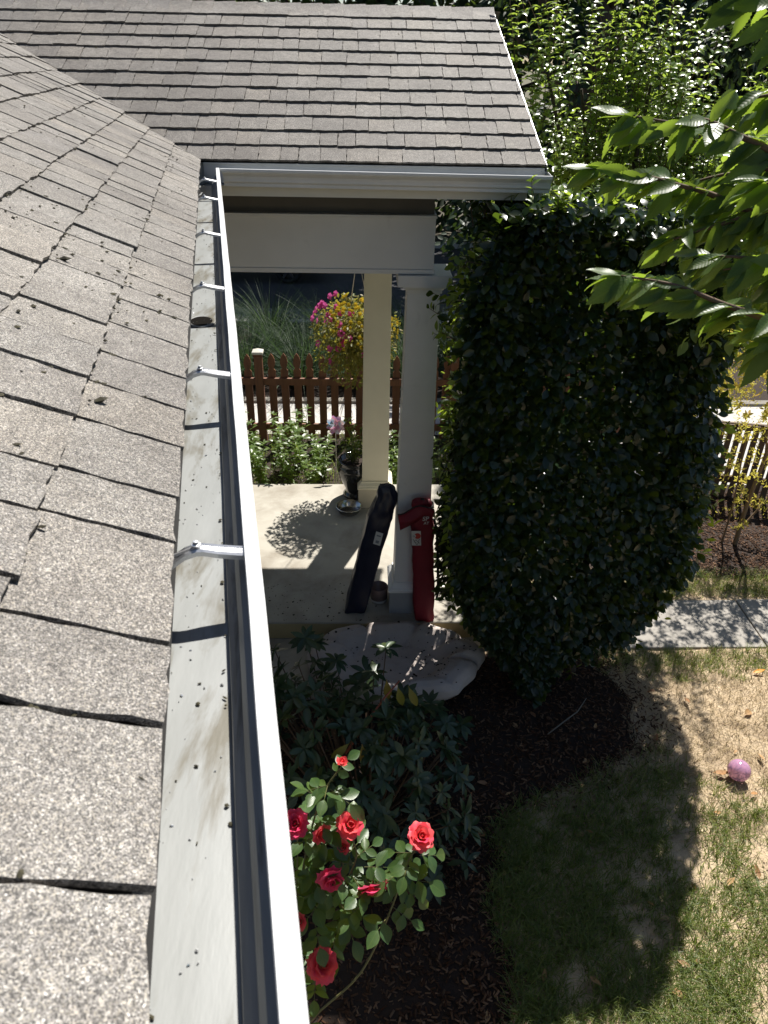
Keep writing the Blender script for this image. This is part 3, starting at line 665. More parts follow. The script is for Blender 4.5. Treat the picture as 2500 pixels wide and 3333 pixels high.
disc(pc + X_*.010 + Y_*.022, .026, 0, .002); disc(pc - X_*.016 + Y_*.022, .014, 1, .0026)
b.cur = 2
def stroke(x0, y0, x1, y1, w_=.0016):
    b.cur = 2; a_ = pc + X_*x0 + Y_*y0 - Vector((0, .0032, 0)); c_ = pc + X_*x1 + Y_*y1 - Vector((0, .0032, 0)); n_ = (c_-a_).normalized().cross(Vector((0, 1, 0)))*w_
    b.add([a_-n_, a_+n_, c_+n_, c_-n_], [(0, 1, 2, 3)])
for st in ((-.026, -.004, -.012, -.035), (-.012, -.035, .004, -.058), (.004, -.058, .020, -.030), (.026, -.006, .012, -.03), (.012, -.03, -.004, -.012), (-.016, -.02, .002, -.012), (.012, -.03, .024, -.045), (-.02, -.02, -.002, -.04), (-.028, .022, -.014, .026), (-.022, .014, -.010, .020)): stroke(*st)
b.build('emblem', [M_redp, M_label, M_ink], pt, normals=False)
def lettering(txt, size, p, mat, parent, shear=0):
    cu = bpy.data.curves.new('lettering', 'FONT'); cu.body = txt; cu.size = size; cu.extrude = .0006; cu.offset = .0004; cu.shear = shear
    o = bpy.data.objects.new('lettering_src', cu); COL.objects.link(o); dg = bpy.context.evaluated_depsgraph_get()
    me = bpy.data.meshes.new_from_object(o.evaluated_get(dg)); bpy.data.objects.remove(o); me.materials.append(mat)
    Z_ = X_.cross(Y_)
    return inst('lettering', me, Matrix(((X_.x, Y_.x, Z_.x, p[0]), (X_.y, Y_.y, Z_.y, p[1]), (X_.z, Y_.z, Z_.z, p[2]), (0, 0, 0, 1))), parent)
lettering('SP', .052, (.488, 4.9455, 1.010), M_label, rb, .1)
lettering('AT', .032, (.500, 4.9435, .978), M_label, rb, .1)
# steel bowl
M_steel = plain('brushed_steel', (.62, .60, .56), .22, (.52, .50, .47), 20, metal=1)
bw = MB().lathe([(.0, .004), (.098, .004), (.105, .010), (.122, .072), (.138, .074), (.140, .071), (.126, .066), (.110, .012), (.100, .001), (0, .001)], 40, (-.105, 6.76, 0)).build('steel_bowl', M_steel, smooth=True)
tag(bw, 'stainless steel pet bowl on the concrete floor beside the far column', 'bowl')
# small glazed pot
pot = empty('ceramic_pot', (.172, 5.255, 0), 'small mauve ceramic pot with white base between the bag and near column', 'pot')
MB().lathe([(.050, .035), (.076, .040), (.079, .15), (.076, .156), (.072, .152), (.070, .06), (.0, .055)], 32, (.172, 5.255, 0)).build('body', plain('mauve_glaze', (.24, .165, .15), .18, (.28, .19, .17), 8), pot, smooth=True)
MB().lathe([(0, .001), (.060, .001), (.072, .012), (.0745, .0385), (.05, .040)], 32, (.172, 5.255, 0)).build('base', plain('white_glaze', (.62, .58, .54), .2), pot, smooth=True)
# black glazed urn with a small rose plant
urn = empty('glazed_urn', (-.035, 7.12, 0), 'tall black glazed urn planter standing behind the far column', 'planter')
uc = (-.035, 7.12, 0)
M_gl = plain('black_glaze', (.012, .012, .012), .06, (.02, .019, .016), 5, spec=.7)
MB().lathe([(0, .002), (.135, .002), (.14, .03), (.115, .05), (.105, .07), (.13, .13), (.175, .23), (.20, .32), (.195, .38), (.17, .405), (.19, .425), (.185, .44), (.165, .43), (.155, .38), (0, .375)], 40, uc).build('body', M_gl, urn, smooth=True)
MB().lathe([(0, .385), (.155, .383)], 24, uc).build('soil', M_mulchg, urn)

# ------------------------------------------------------------------ vegetation helpers
def blades(name, n, pos, L, W, lean, mat, parent=None, seg=3, curve=1.0, label=None, cat=None, group=None, kind=None, az=None):
    """vectorised grass: pos (n,3)"""
    L = rng.uniform(L[0], L[1], n); W = rng.uniform(W[0], W[1], n); a = rng.uniform(0, 2*np.pi, n) if az is None else az
    ln = rng.uniform(lean[0], lean[1], n); d = np.stack([np.cos(a), np.sin(a), np.zeros(n)], 1); s = np.stack([-np.sin(a), np.cos(a), np.zeros(n)], 1)
    rot = rng.uniform(-1, 1, n)[:, None]; s = s*np.cos(rot) + d*np.sin(rot)
    V = np.zeros((n, 2*seg+1, 3)); 
    for i in range(seg+1):
        t = i/seg; ang = ln*(.35 + curve*t)
        h = L*t*np.cos(ang*.8); o = L*t*np.sin(ang)
        c = pos + d*o[:, None]; c[:, 2] += np.maximum(h, -.0+.0*h)
        w = W*(1-t**1.6)*.5
        if i < seg: V[:, 2*i] = c - s*w[:, None]; V[:, 2*i+1] = c + s*w[:, None]
        else: V[:, 2*seg] = c
    base = np.arange(n)*(2*seg+1); F = []
    for i in range(seg-1):
        F.append(np.stack([base+2*i, base+2*i+1, base+2*i+3, base+2*i+2], 1))
    Q = np.concatenate(F) if F else np.zeros((0, 4), int); T = np.stack([base+2*seg-2, base+2*seg-1, base+2*seg], 1)
    me = bpy.data.meshes.new(name); me.from_pydata(V.reshape(-1, 3).tolist(), [], Q.tolist()+T.tolist()); me.materials.append(mat); me.update()
    o = link(bpy.data.objects.new(name, me), parent); return tag(o, label, cat, group, kind)
M_grass = leaf_mat('lawn_grass', [(.05, .09, .02), (.12, .165, .04), (.20, .21, .07), (.075, .12, .035)], (.34, .42, .07), .45, .35, .32)
M_straw = leaf_mat('dry_grass', [(.46, .36, .20), (.64, .52, .33), (.22, .16, .08), (.54, .44, .26)], (.4, .31, .16), .7, .2, .15)
M_chip = leaf_mat('bark_chips', [(.04, .019, .011), (.07, .033, .018), (.13, .07, .04), (.025, .013, .009), (.24, .145, .09), (.035, .018, .011)], (.02, .01, .006), .85, .2, .02)
# lawn: patchy green turf and straw thatch, growing in tufts
def in_lawn(x, y):
    return (x > bed_edge(y) - .04 and y < 4.92) or (1.2 < x and 5.66 < y < 6.1)
gp = []; sp = []; ga = []
while len(gp) < 60000:
    x = R(.7, 4.6); y = R(1.5, 6.1)
    if not in_lawn(x, y): continue
    # clumpy density
    k = noise.noise(Vector((x*1.1, y*1.1, 0)))*.8 + noise.noise(Vector((x*3.3, y*3.3, 7)))*.55 + noise.noise(Vector((x*9, y*9, 2)))*.5
    bias = .55*(3.4-y) + (.5 if x < 2.0 and y < 3.6 else 0) if y < 4.9 else .5
    if y > 4.55 and y < 4.92: bias = .45
    if not (4.70 < y < 4.93 or y > 5.6) and k + bias*.75 + R(-.25, .25) < .22: continue
    m = random.randint(6, 26); rr = R(.012, .045)
    for j in range(m):
        a = R(0, 6.28); q = rr*random.random()**.5; gx, gy = x+q*cos(a), y+q*sin(a)
        if in_lawn(gx, gy): gp.append((gx, gy, ZG + lawn_h(gx, gy) - .002)); ga.append(a + R(-.7, .7))
blades('lawn_grass', len(gp), np.array(gp), (.03, .10), (.0032, .0062), (.1, 1.25), M_grass, None, 3, 1.0, 'patchy green turf tufts growing over the dry front lawn', 'grass', kind='stuff', az=np.array(ga))
for i in range(60000):
    x = R(.75, 4.6); y = R(1.5, 6.1)
    if in_lawn(x, y) and random.random() < max(.22, min(1, (y-2.6)/1.0)) and not (x < 2.2 and y < 3.5 and random.random() < .7): sp.append((x, y, ZG + lawn_h(x, y) + R(0, .008)))  # straw thinned beside the bed to deepen the hedge shadow
blades('dry_thatch', len(sp), np.array(sp), (.02, .08), (.0022, .0055), (1.2, 1.8), M_straw, None, 2, .3, 'straw coloured dead grass lying over bare lawn soil', 'dry grass', kind='stuff')
sp = []
while len(sp) < 11000:
    x = R(.8, 2.6); y = R(1.6, 3.75); k = noise.noise(Vector((x*2.6, y*2.6, 5)))
    if x > bed_edge(y) - .05 and k + R(-.3, .3) > -.12 + .5*max(0, y-3.2) + .35*max(0, x-2.0): sp.append((x, y, ZG + lawn_h(x, y) - .002))
blades('lush_grass', len(sp), np.array(sp), (.05, .125), (.0045, .0075), (.3, 1.35), M_grass, None, 4, 1.0, 'longer lush grass in the shaded strip beside the bark bed', 'grass', kind='stuff')
cl_ = []
while len(cl_) < 2600:
    x = R(.95, 4.4); y = R(1.6, 4.9)
    if x > bed_edge(y): cl_.append((x, y, ZG + lawn_h(x, y) + .003))
tag(crumbs('soil_crumbs', cl_, None, .0025, .0075, plain('soil_clod', (.30, .22, .14), .95, (.16, .11, .07), 20)), 'small clods and bits of litter on the bare lawn soil', 'soil crumbs')
# bark chips
chip = MB().add([(-.5, -.12, 0), (.5, -.16, .02), (.55, .1, 0), (-.4, .15, .03), (-.45, -.1, .10), (.48, -.12, .13), (.5, .08, .10), (-.38, .12, .12)], [(0, 3, 2, 1), (4, 5, 6, 7), (0, 1, 5, 4), (1, 2, 6, 5), (2, 3, 7, 6), (3, 0, 4, 7)]).mesh('chip', M_chip)
cm = []
def chip_at(x, y, z): return (Matrix.Translation((x, y, z)) @ Matrix.Rotation(R(0, 6.3), 4, 'Z') @ Matrix.Rotation(R(-.5, .5), 4, 'Y') @ Matrix.Rotation(R(-.5, .5), 4, 'X') @ Matrix.Scale(R(.012, .045), 4), 0)
while len(cm) < 19500:
    y = R(.9, 4.86); x = R(-.9, 2.5)
    if x < bed_edge(y) + abs(random.gauss(0, .07 if y < 3.3 else .22)) - .02: cm.append(chip_at(x, y, ZG + lump(x, y) + .022 + R(0, .012)))
while len(cm) < 29500:
    x = R(2.6, 5.2); y = R(6.0, 7.7); cm.append(chip_at(x, y, ZG + lump(x, y) + .022 + R(0, .01)))
o = join(None, cm, [chip], 'bark_mulch', True); tag(o, 'dark brown bark chips covering the planting beds', 'mulch')

# ------------------------------------------------------------------ tall clipped camellia
M_cam = leaf_mat('camellia_leaf', [(.008, .021, .009), (.014, .033, .012), (.010, .025, .015), (.024, .046, .014), (.016, .022, .010), (.030, .040, .016)], (.16, .26, .02), .24, .5, .22)
M_camy = leaf_mat('camellia_new_and_sunlit_leaf', [(.07, .13, .025), (.12, .19, .03), (.16, .23, .04)], (.42, .55, .05), .28, .5, .4)
cam_t = [leaf_mesh('leaf', M_cam, 1, .56, .22, .28, 6, .47, 1, 0, .1), leaf_mesh('leaf', M_cam, 1, .50, .10, .45, 6, .45, 1, .012, .1), leaf_mesh('leaf', M_cam, 1, .60, .32, .12, 6, .5, 1, .01, .1)]
camy_t = [leaf_mesh('leaf', M_camy, 1, .5, .25, .3, 6, .47, 1, 0, .1)]
camellia = empty('camellia_hedge', (1.6, 4.55, ZG), 'tall clipped dark green camellia beside the porch steps', 'shrub')
def interp(tab, z):
    if z <= tab[0][0]: return tab[0][1]
    for (a, va), (b_, vb) in zip(tab, tab[1:]):
        if z <= b_: return va + (vb-va)*(z-a)/(b_-a)
    return tab[-1][1]
XLT = [(-.2, 1.30), (.05, 1.14), (.25, .96), (.5, .80), (.8, .70), (1.5, .65), (2.6, .61), (2.95, .64), (3.2, .74), (3.40, .92)]
XRT = [(-.2, 1.60), (.05, 1.80), (.3, 2.04), (.6, 2.27), (1.1, 2.41), (2.0, 2.33), (2.6, 2.24), (3.1, 2.16), (3.40, 1.95)]
def bot(x): return -.16 + .40*max(0, min(1, (x-1.42)/.22)) + .30*max(0, (x-2.0)/.45) + .26*max(0, (1.1-x)/.5) + .16*noise.noise(Vector((x*5, 0, 9)))
def cam_pt(z, a, inset):
    xl, xr = interp(XLT, z), interp(XRT, z); cx_, hx = (xl+xr)/2, (xr-xl)/2
    hy = .36*(1 - .25*max(0, (.5-z))) ; cyy = 4.66
    c, s = cos(a), sin(a); e = .42
    px_ = math.copysign(abs(c)**e, c); py_ = math.copysign(abs(s)**e, s)
    k = 1 - inset/max(hx, .2)*.8; k2 = 1 - inset/hy*.8
    nz = .09*noise.noise(Vector((c*2.2, s*2.2, z*2.4)))
    return Vector((cx_ + (hx+nz)*px_*k, cyy + (hy+nz)*py_*k2, z)), Vector((c, s, 0))
L1 = []; L2 = []
def put(p, out, big=1.0):
    d = (out*R(.1, .9) + Vector((R(-1, 1), R(-1, 1), R(-1.1, .25)))*.8); up = out*R(.4, 1.1) + ZV*R(.3, 1.0) + rdir()*.45
    L1.append((frame(p, d, up, R(.050, .098)*big), random.randrange(3)))
for i in range(15500):
    z = R(-.2, 3.40)
    if random.random() < .60: a = -pi/2 + R(-1.15, 1.15)
    else: a = R(0, 2*pi)
    ins = abs(random.gauss(0, .04)) + (R(0, .2) if random.random() < .25 else 0)
    if i % 10 < 6:      # front face, evenly
        xl, xr = interp(XLT, z), interp(XRT, z); x = R(xl, xr); e_ = min(x-xl, xr-x)
        rnd = .10*max(0, 1-e_/.16)**2
        p = Vector((x, 4.30 + rnd + ins + .09*noise.noise(Vector((x*2.6, z*2.6, 4))) - .02, z)); out = Vector(((x-(xl+xr)/2)*.35, -1, .15)).normalized()
    else: p, out = cam_pt(z, a, ins)
    if p.z < bot(p.x) + R(-.05, .05): continue
    put(p, out)
for i in range(2400):   # top
    x = R(.75, 2.15); y = R(4.33, 5.0); z = 3.34 + .07*noise.noise(Vector((x*3, y*3, 0))) + R(-.14, .03)
    put(Vector((x, y, z)), (ZV + rdir()*.7).normalized())
for i in range(2600):   # inside
    z = R(.3, 3.2); p, out = cam_pt(z, R(0, 2*pi), R(.15, .3)); put(p, out, 1.2)
for i in range(4200):   # through the volume
    z = R(.05, 3.2); xl, xr = interp(XLT, z), interp(XRT, z); p = Vector((R(xl+.03, xr-.05), R(4.4, 5.02), z))
    if p.z > bot(p.x): put(p, rdir(), 1.15)
for i in range(1800):
    z = R(.15, 2.0); xl = interp(XLT, z); put(Vector((R(xl, xl+.32), R(4.5, 5.06), z)), Vector((-.7, R(-.5, .8), .2)).normalized(), 1.1)
for i in range(420):
    put(Vector((R(.63, .78), R(4.72, 5.05), R(.30, 1.35))), Vector((-.8, R(-.5, .3), .2)).normalized(), .95)
# upright new shoots
sh = MB()
shoots = []
for k in range(26):
    x = R(.65, 2.2); y = R(4.32, 4.95); shoots.append((Vector((x, y, 3.28)), Vector((R(-.25, .25), R(-.2, .1), 1)).normalized(), R(.12, .30), .55))
for k in range(70):
    z = R(.2, 3.1); a = random.choice([pi + R(-.5, .5), R(-.5, .5)]); p, out = cam_pt(z, a, 0); shoots.append((p, (out + ZV*R(.0, .6) + Vector((0, R(-.3, .3), 0))).normalized(), R(.05, .14), .7))
for k in range(6):
    shoots.append((Vector((R(1.0, 1.15), 4.34, 3.2)), Vector((R(-.1, .1), -.1, 1)).normalized(), R(.2, .28), 1))
for k in range(22):  # hanging sprays at the bottom
    x = R(1.15, 2.3); shoots.append((Vector((x, R(4.3, 4.7), bot(x)+.06)), Vector((R(-.3, .5), R(-.4, .1), -1)).normalized(), R(.10, .26), 0))
for i in range(900):    # brighter leaves along the edges, sunlit rim put into the colour
    z = R(.15, 3.3); side = random.random()
    if side < .62: x = interp(XRT, z) + R(-.05, .10)
    else: x = interp(XLT, z) - R(-.04, .05)
    if z < bot(x)+.1: continue
    L2.append((frame((x, R(4.34, 5.0), z), rdir() + Vector((.6 if side < .62 else -.6, 0, .1)), ZV*.6 + rdir()*.8, R(.05, .085)), 0))
for i in range(150): L2.append((frame((R(.8, 2.2), R(4.35, 5.0), 3.36 + R(-.06, .08)), rdir() + ZV*.2, ZV*.6 + rdir()*.8, R(.05, .085)), 0))  # brighter leaves on top, sunlit by colour as well
for p, d, L, yel in shoots:
    sh = MB(); sh.tube([p - d*.08, p + d*L*.6 + rdir()*.01, p + d*L], [.003, .0022, .0015], 5)
    for i in range(int(L/.022)+2):
        q_ = p + d*(L*(i+1)/(int(L/.022)+2)); o_ = rdir(); o_ = (o_ - d*o_.dot(d)).normalized()
        M = frame(q_, o_*.8 + d*.5, d + rdir()*.4, R(.045, .075))
        if random.random() < yel: L2.append((M, 0))
        else: L1.append((M, random.randrange(3)))
    sh.build('shoot', M_twig, camellia, smooth=True, normals=False)
r = random.Random(12)
for k in range(7):
    b0_ = Vector((1.62 + r.uniform(-.16, .16), 4.62 + r.uniform(-.1, .1), ZG-.05)); t_ = Vector((r.uniform(.85, 2.2), r.uniform(4.45, 4.9), 2.6))
    pts = [b0_ + (t_-b0_)*s_ + Vector((r.uniform(-.05, .05), r.uniform(-.04, .04), 0)) + Vector(((b0_.x-t_.x)*.25*sin(pi*s_), 0, 0)) for s_ in (0, .12, .25, .45, .7, 1)]
    MB().tube(pts, [.038, .033, .03, .024, .016, .006], 8).build('stem', M_bark, camellia, smooth=True)
scatter(camellia, L1, cam_t, limit=270)
scatter(camellia, L2, camy_t, limit=30, stuff='new_and_sunlit_leaves')
# pale buds dotted over the face
bp = []
for i in range(220):
    p = Vector((R(.7, 2.3), 4.285, R(.2, 3.1)))
    if p.z > bot(p.x)+.1: bp.append(p)
crumbs('buds', bp, camellia, .003, .005, plain('pale_bud', (.30, .30, .14), .5), 1.3)

# ------------------------------------------------------------------ rhododendron in the shade
M_rho = leaf_mat('rhododendron_leaf', [(.020, .046, .022), (.030, .062, .026), (.024, .052, .030), (.040, .070, .024), (.05, .065, .018)], (.10, .16, .03), .38, .5, .15)
rho_t = [leaf_mesh('leaf', M_rho, 1, .34, .22, .35, 6, .55, 1, 0, .1), leaf_mesh('leaf', M_rho, 1, .30, .10, .6, 6, .52, 1, .008, .1), leaf_mesh('leaf', M_rho, 1, .36, .3, .15, 6, .5, 1, .01, .1)]
rhodo = empty('rhododendron', (.1, 3.25, ZG), 'dark leathery leaved rhododendron in shade beneath the gutter', 'shrub')
RL = []; rs = MB(); base = Vector((.05, 3.2, ZG))
for k in range(210):
    x = R(-.75, .74); y = R(2.62, 3.72)
    zt = (.93 if x < -.2 else .86) - .50*((x+.45)/1.2) - .16*max(0, y-3.3)/.4 - .55*max(0, (3.05-y))/.45 - (.35*max(0, x-.45)/.3) + .10*noise.noise(Vector((x*4, y*4, 0)))
    z = zt - (0 if random.random() < .55 else R(.1, .75))
    if z < ZG+.12: continue
    p = Vector((x, y, z)); out = Vector((x-.0, y-3.25, .9)).normalized()
    ax_ = (out + rdir()*.45).normalized(); m = random.randint(7, 11); L0 = R(.085, .125)
    e1 = ax_.orthogonal().normalized(); e2 = ax_.cross(e1)
    for i in range(m):
        a = 2*pi*i/m*1.618*1.2 + R(-.2, .2); o_ = e1*cos(a) + e2*sin(a); el = R(.0, .55) if i > 2 else R(.5, 1.0)
        d = o_ + ax_*el - ZV*.25; RL.append((frame(p - ax_*R(0, .02), d, ax_ + o_*.2, L0*R(.75, 1.15)), random.randrange(3)))
    if k % 2 == 0:
        mid = base.lerp(p, .55) + Vector((0, 0, -.10)); rs.tube([base + rdir()*.05, mid, p], [.012, .007, .003], 5)
for p in [(.30, 3.72, .50), (.55, 3.76, .34), (.72, 3.74, .20), (.10, 3.74, .70), (.18, 3.80, .86), (.05, 3.9, .55), (.48, 3.7, .45), (.6, 3.66, .30), (-.35, 3.8, .95), (-.30, 3.9, .82), (-.15, 3.8, .75)]:
    p = Vector(p) - ZV*.13; ax_ = (ZV + rdir()*.4 - Vector((0, .3, 0))).normalized(); e1 = ax_.orthogonal().normalized(); e2 = ax_.cross(e1); L0 = R(.10, .14)
    for i in range(10):
        a = 2.4*i; o_ = e1*cos(a) + e2*sin(a); RL.append((frame(p, o_ + ax_*R(0, .5) - ZV*.3, ax_ + o_*.2, L0*R(.8, 1.1)), random.randrange(3)))
    rs.tube([base + rdir()*.05, base.lerp(p, .6) + Vector((0, 0, -.1)), p], [.012, .007, .003], 5)
scatter(rhodo, RL, rho_t, limit=300)
rs.build('branches', M_twig, rhodo, smooth=True, normals=False)
# a few yellowing leaves
M_rhoy = leaf_mat('yellowing_leaf', [(.16, .17, .03), (.20, .13, .03)], (.3, .3, .05), .4, .4, .25)
ry = leaf_mesh('yellowing_leaf', M_rhoy, 1, .34, .2, .4, 6, .52, 1, 0, .1)
for p, d in (((.17, 3.42, .80), (.1, -.3, -1)), ((.24, 3.40, .76), (.25, -.3, -1)), ((-.06, 3.05, .66), (-.7, -.3, -.6)), ((.02, 3.0, .70), (.1, -.3, -1)), ((.31, 3.42, .74), (.4, -.4, -.9))):
    inst('yellowing_leaf', ry, frame(p, d, (0, -1, .4), .15), rhodo)
MB().tube([(.25, 3.42, .80), (.16, 3.36, .72), (.05, 3.25, .63), (-.08, 3.1, .52)], [.005, .006, .007, .008], 6).build('red_stem', plain('reddish_stem', (.26, .06, .03), .5), rhodo, smooth=True)

# ------------------------------------------------------------------ rose bush
M_rleaf = leaf_mat('rose_leaf', [(.03, .075, .022), (.05, .10, .03), (.04, .085, .035), (.07, .12, .03)], (.26, .38, .03), .36, .5, .30, veins=True)
M_cane = plain('rose_cane', (.16, .15, .05), .6, (.10, .10, .04), 20)
M_pet = leaf_mat('rose_petal', [(.86, .085, .11), (.92, .12, .13), (.82, .065, .14)], (1, .2, .2), .5, .3, .3)
rose = empty('rose_bush', (-.45, 1.25, ZG), 'rose bush with bright red blooms beside the gutter lip', 'rose bush')
canes = [[(-.48, 1.2, ZG), (-.45, 1.22, .4), (-.361, 1.28, .84), (-.172, 1.376, 1.109), (.01, 1.434, 1.314), (.121, 1.528, 1.573), (.153, 1.585, 1.67), (.209, 1.629, 1.746)],
         [(-.47, 1.25, ZG), (-.40, 1.3, .6), (-.294, 1.365, .987), (-.177, 1.397, 1.24), (-.126, 1.423, 1.37)],
         [(-.45, 1.3, ZG), (-.38, 1.4, .6), (-.265, 1.478, 1.079), (-.057, 1.54, 1.388), (-.032, 1.549, 1.444), (-.064, 1.577, 1.526), (-.007, 1.626, 1.689), (-.036, 1.656, 1.776)],
         [(-.47, 1.3, ZG), (-.42, 1.4, .6), (-.317, 1.48, 1.078), (-.225, 1.608, 1.451), (-.171, 1.698, 1.72), (-.12, 1.746, 1.881), (-.064, 1.776, 1.965)],
         [(-.032, 1.549, 1.444), (.025, 1.55, 1.566), (.049, 1.556, 1.612)], [(-.225, 1.608, 1.451), (-.215, 1.65, 1.65), (-.213, 1.675, 1.785)],
         [(-.225, 1.608, 1.451), (-.15, 1.59, 1.55), (-.097, 1.579, 1.635)], [(-.171, 1.698, 1.70), (-.14, 1.67, 1.74), (-.137, 1.662, 1.765)], [(-.064, 1.577, 1.526), (-.055, 1.62, 1.64), (-.050, 1.642, 1.69)]]
def smooth_path(p, m=5):
    p = [Vector(x) for x in p]; out = []
    for i in range(len(p)-1):
        a, b_, c, d = p[max(0, i-1)], p[i], p[i+1], p[min(len(p)-1, i+2)]
        for k in range(m):
            t = k/m; out.append(.5*((2*b_) + (c-a)*t + (2*a-5*b_+4*c-d)*t*t + (3*b_-a-3*c+d)*t**3))
    return out + [p[-1]]
RLF = []; rleaf = [leaf_mesh('leaf', M_rleaf, 1, .68, .18, .35, 6, .48, 1, .012, .12), leaf_mesh('leaf', M_rleaf, 1, .60, .28, .2, 6, .46, 1, .01, .12)]
cane_paths = []
for ci, c in enumerate(canes):
    sp_ = smooth_path(c); cane_paths.append(sp_); m = len(sp_); r0 = .0055 if ci < 4 else .0032
    b = MB().tube(sp_, [r0*(1-.55*i/m) for i in range(m)], 7)
    for i in range(2, m-2):   # thorns
        if random.random() < .6:
            o_ = rdir(); d = (sp_[i+1]-sp_[i]).normalized(); o_ = (o_-d*o_.dot(d)).normalized(); q_ = sp_[i] + o_*r0*.6
            b.add([q_ + d*.004, q_ - d*.003, q_ + o_*.008 - d*.002, q_ + d.cross(o_)*.0015], [(0, 1, 2), (0, 3, 2), (1, 3, 2)])
    b.build('cane', M_cane, rose, smooth=False, normals=False)
def compound(p, d, up, sc=1.0, n5=5):
    d = Vector(d).normalized(); up = Vector(up); side = d.cross(up).normalized(); up = side.cross(d)
    Lr = .075*sc
    pr = [(0, 0, .045), (1, .55, .042), (-1, .55, .042), (1, .2, .034), (-1, .2, .034)][:n5]
    for s_, t_, L in pr:
        if s_ == 0: q_, dd = p + d*Lr, d - ZV*.3
        else: q_, dd = p + d*Lr*t_, d*.55 + side*s_ - ZV*.2
        RLF.append((frame(q_, dd + rdir()*.25, up + rdir()*.35, L*sc*R(1.25, 1.6)), random.randrange(2)))
    return MB().tube([p, p + d*Lr], [.0014, .001], 4)
pet = MB()
toc = (Vector((0, 0, HC)) - Vector((0, 1.6, 1.6))).normalized()
for ci, sp_ in enumerate(cane_paths):
    i0 = {0: 24, 1: 11, 2: 10, 3: 10, 4: 3, 5: 2, 6: 3, 7: 2, 8: 3}[ci]
    for i in range(i0, len(sp_)-2, 2):
        p = sp_[i]; o_ = rdir(); o_.z = abs(o_.z)*.3
        up = (ZV*.6 + toc*.5 + rdir()*.35)
        g_ = compound(p, o_, up, R(.85, 1.15), random.choice([3, 5, 5])); pet.add(g_.v, g_.f)
for (x, y, z, d) in [(.20, 1.63, 1.70, (-.8, .1, -.1)), (.21, 1.62, 1.70, (.6, .2, -.3)), (.16, 1.58, 1.63, (.9, -.1, -.1)), (.15, 1.57, 1.60, (.7, -.3, -.4)), (.13, 1.55, 1.60, (-.9, .2, .1)), (.12, 1.52, 1.56, (.6, -.3, -.3)), (-.10, 1.76, 1.90, (-.9, -.2, -.1)), (-.10, 1.75, 1.89, (.5, -.3, -.2)), (.02, 1.60, 1.67, (.8, -.1, .1)), (-.02, 1.6, 1.68, (-.6, .1, .1)),
                      (-.06, 1.56, 1.52, (.8, -.3, -.3)), (-.05, 1.54, 1.48, (.3, -.6, -.4)), (-.12, 1.56, 1.56, (-.5, -.5, -.3)), (-.19, 1.62, 1.66, (.4, -.5, -.3)), (-.19, 1.60, 1.62, (.9, -.2, -.3)), (-.15, 1.50, 1.50, (.2, -.7, -.3)), (-.2, 1.5, 1.42, (-.4, -.6, -.4))]:
    g_ = compound(Vector((x, y, z)), d, ZV*.6 + toc*.6, R(.95, 1.2)); pet.add(g_.v, g_.f)
pet.build('leaf_stalks', M_cane, rose, normals=False)['kind'] = 'stuff'
scatter(rose, RLF, rleaf, limit=290)
def petal_mesh(a0, a1, L, wmax, ruffle, r0):
    b = MB()
    def f(u, v):
        s = (u-.5)*2; t = v
        r_ = r0; z = 0; k = 8
        for i in range(k):
            tt = t*(i+.5)/k; a = a0 + a1*tt; r_ += L*t/k*sin(a); z += L*t/k*cos(a)
        wd_ = wmax*(math.sin(min(1, t*1.15+.12)*pi*.62))**.8
        z -= .10*L*abs(s)**3*t; ang = s*wd_/max(r_, r0*1.6)
        ang = max(-1.5, min(1.5, ang)); ru = ruffle*L*t*t*sin(s*5+1)
        return ((r_+ru)*sin(ang), -(r_+ru)*cos(ang) , z + .06*L*t*t*cos(s*3))
    b.grid(f, 7, 6); return b.mesh('petal', M_pet, True)
PL = [petal_mesh(.15, -.35, .026, .016, .02, .004), petal_mesh(.25, -.1, .031, .022, .05, .007), petal_mesh(.5, .15, .036, .026, .07, .009), petal_mesh(.8, .5, .040, .029, .09, .010), petal_mesh(1.1, .8, .041, .030, .10, .010)]
M_sep = plain('sepal_green', (.10, .16, .04), .5)
M_pet2 = leaf_mat('shaded_pink_petal', [(.78, .05, .16), (.84, .08, .20), (.70, .04, .15)], (.95, .12, .24), .5, .3, .3)  # shaded copy of the petals, shade-side pink put into the colour
PL2 = []
for m_ in PL:
    c_ = m_.copy(); c_.materials.clear(); c_.materials.append(M_pet2); PL2.append(c_)
def bloom(p, axis, sc, layers=(3, 5, 5, 6, 6), pl=None):
    axis = Vector(axis).normalized(); x = axis.orthogonal().normalized(); y = axis.cross(x)
    B = Matrix(((x.x, y.x, axis.x, p[0]), (x.y, y.y, axis.y, p[1]), (x.z, y.z, axis.z, p[2]), (0, 0, 0, 1)))
    c = MB().lathe([(.0005, -.010), (.004, -.008), (.0055, 0), (.004, .006), (.001, .012)], 8)
    for k in range(5):
        a = 2*pi*k/5; d = Vector((cos(a), sin(a), -.5)); s_ = Vector((-sin(a), cos(a), 0))*.004
        c.add([d*.004 - s_, d*.004 + s_, d*.024 + Vector((0, 0, -.006))], [(0, 1, 2)])
    c.v = [tuple(B @ (Vector(v)*sc)) for v in c.v]; bo = c.build('bloom', M_sep, rose, smooth=True, normals=False)
    a = R(0, 6)
    for li, m in enumerate(layers):
        for k in range(m):
            a += 2.39996; M = B @ Matrix.Rotation(a + R(-.15, .15), 4, 'Z') @ Matrix.Rotation(R(-.12, .12), 4, 'X') @ Matrix.Scale(sc*R(.92, 1.08), 4)
            inst('petal', (pl or PL)[li], M, bo)
cz = toc
